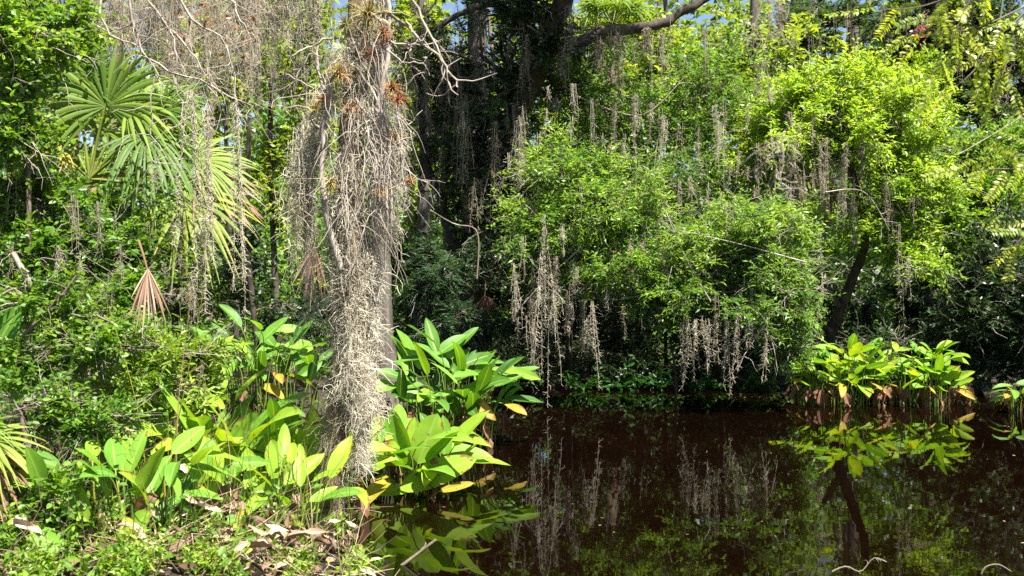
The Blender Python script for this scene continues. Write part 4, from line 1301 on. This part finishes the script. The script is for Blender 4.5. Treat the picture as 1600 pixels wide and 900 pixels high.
# fine wisps caught all through the crowns
for lab, n, boxes, mt, t0 in [
    ('fine grey moss wisps draped through the shrubs over the water', 130, [(790, 1290, 130, 470, 14.0, 16.6)], 'moss', .35),
    ('bleached moss wisps dangling under the left end of the overhanging shrubs', 16, [(800, 930, 350, 500, 13.9, 14.8)], 'moss', .5),
    ('moss wisps dangling under the right end of the overhanging shrubs', 10, [(1060, 1220, 430, 530, 13.6, 14.4)], 'moss', .5),
    ('brown grey moss wisps in the hollow under the domed shrub', 46, [(1190, 1440, 190, 340, 15.2, 16.4)], 'moss_dark', .35),
    ('dull moss wisps draped over the shaded oak leaves', 80, [(620, 870, -10, 330, 15.6, 17.0)], 'moss_dark', .35),
    ('grey moss wisps under the right oak limb', 26, [(860, 1110, 20, 70, 15.9, 16.6)], 'moss_dark', .5),
    ('long grey moss hanging in the tall trees behind the dead trunk', 50, [(395, 520, -60, 120, 11.5, 14)], 'moss_dark', .4),
    ('grey moss in the cypress tops at upper right', 40, [(1240, 1600, -20, 160, 22, 25)], 'moss_dark', .4),
    ('fine moss threads on the left bank shrubs', 40, [(0, 330, 250, 600, 7, 8.6)], 'moss_dark', .5),
]:
    mb = MB()
    for (xa, xb, ya, yb, Ya, Yb) in boxes:
        for k in range(n):
            Y = rng.uniform(Ya, Yb)
            big = Y / 15
            moss_mesh(mb, P(rng.uniform(xa, xb), rng.uniform(ya, yb), Y), rng.uniform(.2, .95) * big, rng.uniform(.015, .04) * big, rng.integers(2, 5), int(rng.uniform(20, 80)), .0027 * big ** .7, .075 * big ** .5, 4, sway=.04, tb=np.clip(t0 + rng.normal() * .15, 0, 1), wtop=.9)
    tag(mb.build('moss_wisps', M[mt]), lab, None, None, 'stuff')

# bare mossy branches at upper left and their three strands
LY = 7.9
bb = P(250, -80, LY)
lb = thing('bare_branch', 'leafless grey branches with thin twigs hanging in at upper left', 'branch', bb)
for pts, r0, r1 in [([(200, -60), (205, 30), (230, 90), (290, 120), (360, 150), (395, 165)], .013, .004), ([(300, -60), (250, 20), (290, 70), (330, 130), (345, 190)], .012, .003), ([(340, -60), (360, 0), (380, 40), (400, 60)], .012, .004),
                    ([(150, -60), (165, 40), (215, 70), (250, 130)], .012, .003), ([(260, -60), (300, 30), (350, 60), (370, 150), (368, 200)], .01, .003), ([(240, 120), (238, 200), (245, 240), (232, 270)], .006, .003),
                    ([(120, -40), (140, 30), (190, 45), (240, 20)], .011, .004), ([(210, -30), (270, 60), (275, 130), (298, 190)], .009, .003), ([(330, 80), (325, 150), (322, 200)], .006, .003)]:
    mb = MB()
    c = resample(PL(LY, *pts), 16) + rng.normal(size=(16, 3)) * .012
    tubes(mb, c, np.linspace(r0, r1, 16)[None], 6, .5, 0, .08)
    n = 16
    ii = rng.integers(3, 16, n)
    w = wander(c[ii], rng.normal(size=(n, 3)) + np.array([.2, 0, -.5]), rnd(n, .15, .5), 7, .25, .1)
    tubes(mb, w, np.linspace(.0035, .0012, 7)[None] * np.ones((n, 1)), 4)
    mb.build('twig', M['twig_pale'], lb, True)
mb = MB()
n = 60
st = np.array([P(a, b, LY) for a, b in zip(rng.uniform(270, 400, n), rng.uniform(-10, 110, n))])
leaves(mb, st, rvec(n) - UP * .5, rvec(n), .05, .026, rng.uniform(0, 1, n), 0, True)
mb.build('dry_leaves', M['red'], lb)
mb = MB()
for k in range(230):
    px = rng.uniform(110, 400)
    py = rng.uniform(-70, 30 + 40 * (px > 250))
    moss_mesh(mb, P(px, py, 9.9 + rng.uniform(-.5, 1.2)), rng.uniform(.25, 1.0), .05, 2, 40, .0026, .1, 4, sway=.08, tb=rng.uniform(.2, .7))
tag(mb.build('spanish_moss', M['moss_dark'], loc=P(260, -40, 9.9)), 'hazy grey veil of fine moss over the upper left branches', 'moss', 'moss at the upper left')
for (px, py, L, w, lab) in [(297, 140, 310, 9, 'leftmost of the three moss strands hanging before the palm'), (322, 170, 320, 8, 'middle of the three moss strands hanging before the palm'), (369, 150, 370, 8, 'rightmost and longest of the three moss strands before the palm')]:
    moss(lab, px, py, 7.6, L, w * .5, 4, 560, .0024, .055, 'moss', 'moss at the upper left', 5, tb=.45, sway=.018)
moss('small grey moss wisp on the left bank shrubs', 160, 730, 6.2, 60, 8, 3, 60, .002, .06, 'moss_dark', 'moss at the upper left')

# near strand at right, close to the camera
moss('curly pale moss strand hanging close at right', 1212, -60, 3.6, 200, 22, 4, 110, .0013, .08, 'moss_dark', 'near moss', 6, sway=.12, tb=.6)
moss('loose curls of moss at the end of the close strand', 1205, 210, 3.6, 95, 13, 3, 26, .002, .1, 'moss', 'near moss', 7, sway=.2, tb=.4)

# ====================================================== near cypress sprays


def spray_branch(label, Y, stems, seed_t=.5):
    base = P(*stems[0][0], Y)
    root = thing('cypress_branch', label, 'branch', base, 'near cypress branches')
    for st in stems:
        mb = MB()
        c = resample(PL(Y, *st), 12)
        tubes(mb, c, np.linspace(.005, .0018, 12)[None], 5)
        mb.build('twig', M['twig'], root, True)
        n = 6
        ii = np.linspace(3, 11, n).astype(int)
        d0 = nrm(np.gradient(c, axis=0))[ii]
        sg = np.where(np.arange(n) % 2, 1, -1)[:, None]
        sd = np.cross(d0, np.array([0, -1.0, .3])) * sg
        fm = MB()
        dd = d0 * .7 + sd * .7 + rng.normal(size=(n, 3)) * .25 + np.array([0, 0, -.25])
        dd[-1] = d0[-1]
        twigs(fm, c[ii], dd, rnd(n, .12, .26), 42, .031, .011, 0, 1, False, rad=.0012, grav=.06, wob=.06, upn=1.0, tbase=.55, tvar=.3, flat=True, spread=1.5, axis=nrm(np.array([0, -.8, .5]) + rng.normal(size=(n, 3)) * .4))
        fm.build('foliage', [M['spray'], M['twig']], root)


spray_branch('yellow-green cypress sprays hanging in at the upper right', 4.6,
             [[(1620, -60), (1520, -20), (1440, 10), (1375, 15)], [(1560, -60), (1530, 0), (1480, 60), (1460, 110)], [(1570, -40), (1560, 40), (1530, 100), (1500, 130)], [(1640, -20), (1590, 30), (1560, 60), (1545, 100)],
              [(1640, 30), (1600, 50), (1580, 80), (1565, 120)], [(1500, -60), (1490, -10), (1450, 30), (1420, 55)], [(1540, -40), (1510, 10), (1500, 60), (1520, 100)], [(1620, 0), (1560, 30), (1520, 45), (1480, 50)]])
spray_branch('yellow-green cypress sprays entering at the right edge', 4.6,
             [[(1660, 250), (1610, 262), (1560, 264), (1515, 266)], [(1650, 230), (1610, 240), (1580, 245)], [(1670, 330), (1630, 345), (1605, 365), (1588, 380)]])

# ====================================================== water plants

clump('low broad-leaved water plants behind the left shrubs and left of the dead trunk', (P(410, 650, 12.3)[0], 12.3), .8, .5, 76, .72, 1.12, 14, 3, tb=.3)
clump('broad-leaved water plants right behind the dead trunk, at the water', (P(690, 690, 11.4)[0], 11.4), .68, .5, 82, .66, 1.1, 26, 5, tb=.25)
clump('sunlit broad-leaved plants in the water right of the dead trunk foot', (P(640, 780, 8.7)[0], 8.7), .42, .3, 30, .25, .56, 16, 3, tb=.75,
      hero=[(640, 705, 610, 643, 30, 8.5, 'green', .3, 'left', .6), (652, 725, 682, 650, 46, 8.6, 'green', .2, 'cam', .75), (694, 725, 694, 652, 26, 8.7, 'green', .3, 'right', .6), (622, 765, 738, 716, 46, 8.4, 'green', .15, 'up', .85),
            (575, 768, 640, 764, 22, 8.4, 'green', .2, 'up', .7), (685, 768, 738, 754, 14, 8.3, 'yellow', .2, 'up', .4), (570, 735, 622, 690, 34, 8.6, 'green', .2, 'cam', .9), (548, 745, 522, 795, 36, 8.3, 'green', .2, 'cam', .9),
            (640, 735, 648, 655, 30, 8.7, 'green', .3, 'cam', .9), (590, 700, 560, 650, 30, 8.8, 'green', .25, 'left', .8), (620, 712, 588, 650, 34, 8.9, 'green', .2, 'cam', .5), (660, 790, 655, 850, 28, 8.2, 'dead', .6, 'cam', .7)])
clump('yellow-green leaves half hidden behind the foot of the dead trunk', (P(510, 790, 7.9)[0], 7.9), .2, .15, 10, .35, .75, 3, 1, tb=.95,
      hero=[(495, 780, 488, 640, 38, 7.75, 'green', .2, 'cam', .95), (530, 740, 525, 650, 34, 7.75, 'green', .2, 'cam', .95)])
clump('big pale leaves and dry stalks in front, left of the dead trunk', (P(370, 800, 7.3)[0], 7.3), .5, .25, 34, .25, .62, 14, 2, tb=.75,
      hero=[(402, 712, 246, 744, 74, 6.9, 'green', .1, 'up', .95), (300, 760, 335, 690, 40, 6.8, 'green', .2, 'cam', .8), (450, 770, 425, 690, 40, 6.8, 'green', .2, 'cam', .85), (385, 800, 440, 752, 40, 6.6, 'green', .15, 'up', .8), (250, 800, 305, 765, 36, 6.5, 'green', .2, 'up', .7), (470, 800, 512, 760, 34, 6.7, 'green', .2, 'up', .9), (215, 770, 190, 690, 34, 6.8, 'green', .3, 'cam', .7), (345, 830, 300, 800, 34, 6.3, 'green', .2, 'up', .6), (368, 712, 404, 648, 50, 7.4, 'green', .15, 'cam', .7), (464, 702, 446, 628, 32, 7.7, 'green', .25, 'cam', .6), (332, 712, 320, 642, 18, 7.4, 'yellow', .2, 'cam', .2), (420, 722, 482, 690, 34, 7.5, 'green', .2, 'up', .7),
            (400, 715, 500, 742, 40, 7.3, 'green', .2, 'up', .9), (262, 700, 272, 598, 46, 7.9, 'green', .2, 'cam', .35), (262, 668, 312, 652, 26, 7.8, 'green', .2, 'up', .6), (228, 735, 178, 612, 26, 7.6, 'green', .3, 'cam', .8), (330, 740, 430, 705, 40, 7.6, 'yellow', .15, 'up', .3),
            (420, 745, 370, 760, 46, 7.1, 'yellow', .3, 'cam', .9), (360, 770, 372, 850, 26, 6.8, 'dead', .8, 'cam', .9), (330, 790, 345, 740, 26, 7.0, 'green', .4, 'cam', .8)])
clump('upright leaves and a torn dry leaf at the lower left bank', (P(180, 880, 6.1)[0], 6.1), .4, .25, 14, .2, .5, 12, 1, tb=.6, Llo=.25, Lhi=.36,
      hero=[(60, 800, 40, 720, 40, 6.0, 'green', .25, 'cam', .6), (180, 850, 232, 800, 36, 5.8, 'green', .2, 'up', .7), (100, 860, 50, 830, 36, 5.7, 'green', .2, 'up', .55), (138, 815, 86, 738, 42, 5.9, 'green', .25, 'cam', .85), (152, 872, 103, 900, 44, 5.8, 'green', .1, 'cam', .9), (248, 775, 193, 808, 40, 6.0, 'dead', .5, 'cam', 1.0), (205, 845, 190, 790, 16, 6.1, 'green', .4, 'cam', .6), (280, 850, 300, 800, 34, 6.2, 'dead', 1.0, 'cam', .75),
            (330, 800, 300, 830, 24, 6.3, 'dead', .8, 'up', 1.0), (250, 830, 285, 880, 24, 6.1, 'dead', .8, 'cam', .8)])
clump('broad leaves rising through the bright low shrub on the left bank', (P(270, 720, 7.8)[0], 7.8), .55, .3, 26, .45, .85, 6, 2, tb=.65, Llo=.3, Lhi=.45)
clump('broad leaves and drooping dry leaves at the bottom edge, left of the bright stalks', (P(215, 860, 6.0)[0], 6.0), .45, .2, 22, .3, .62, 16, 2, tb=.7, Llo=.24, Lhi=.38)
clump('broad leaves and drooping dry leaves on the bank just left of the dead trunk foot', (P(420, 850, 6.35)[0], 6.35), .36, .2, 20, .25, .55, 18, 2, tb=.75, Llo=.24, Lhi=.38)
clump('broad green leaves at the left edge behind the leaning stick', (P(-10, 600, 7.0)[0], 7.0), .18, .18, 4, .5, .9, 2, 1, tb=.4, hero=[(-15, 560, 26, 482, 42, 6.9, 'green', .2, 'cam', .35), (-10, 600, 18, 540, 40, 6.8, 'green', .2, 'cam', .6)])
clump('bright leaves below the hanging dry palm frond', (P(265, 640, 9.8)[0], 9.8), .4, .3, 16, .6, .85, 3, 2, tb=.6, Llo=.3, Lhi=.45)
for px, sx, nl, lab in [(1312, .74, 84, 'wider left half of the lone leafy plant clump in open water'), (1432, .62, 76, 'right half of the lone leafy plant clump in open water, nearer the right edge')]:
    clump(lab, (P(px, 625, 15.4)[0], 15.4), sx, .5, nl, .4, .96, 40, 6, Llo=.32, Lhi=.48, wr=(.32, .44), elmax=58, mound=.4, tb=.68, z0=-.05, open_=.6, group='lone plant clump in open water')
clump('small water plant at the right edge beside the lone clump', (P(1590, 640, 14.4)[0], 14.4), .14, .12, 7, .3, .5, 2, 1, tb=.4, Llo=.25, Lhi=.36, z0=-.05)

# ====================================================== light and camera

SUN = nrm(np.array([.45, -.52, 1.25]))
el = math.asin(SUN[2])
rot = math.atan2(SUN[0], SUN[1])
w = bpy.data.worlds.new("World")
scene.world = w
w.use_nodes = True
nt = w.node_tree
bg = nt.nodes["Background"]
sky = nt.nodes.new("ShaderNodeTexSky")
sky.sky_type = 'NISHITA'
sky.sun_disc = False
sky.sun_elevation = el
sky.sun_rotation = rot
nt.links.new(sky.outputs[0], bg.inputs[0])
bg.inputs[1].default_value = .05
sl = bpy.data.lights.new("sun", 'SUN')
sl.energy = 5.0
sl.angle = math.radians(.53)
sl.color = (1, .95, .86)
so = bpy.data.objects.new("sun", sl)
COL.objects.link(so)
so.rotation_euler = Vector(SUN).to_track_quat('Z', 'Y').to_euler()
so.location = (10, -10, 30)

cam = bpy.data.cameras.new("camera")
cam.sensor_width = 36
cam.lens = 36 * F / 1600
cam.clip_end = 600
cam.dof.use_dof = True
cam.dof.focus_distance = 11.5
cam.dof.aperture_fstop = 4.0
co = bpy.data.objects.new("camera", cam)
COL.objects.link(co)
co.location = (0, 0, CAMZ)
co.rotation_euler = (PI / 2, 0, 0)
scene.camera = co

scene.view_settings.view_transform = 'Standard'
scene.view_settings.look = 'None'
scene.view_settings.gamma = 1
scene.view_settings.exposure = 1.95
scene.render.engine = 'CYCLES'
cy = scene.cycles
cy.max_bounces = 7
cy.diffuse_bounces = 3
cy.glossy_bounces = 3
cy.transmission_bounces = 5
cy.transparent_max_bounces = 4
cy.sample_clamp_indirect = 6
cy.use_denoising = False
cy.caustics_reflective = False
cy.caustics_refractive = False
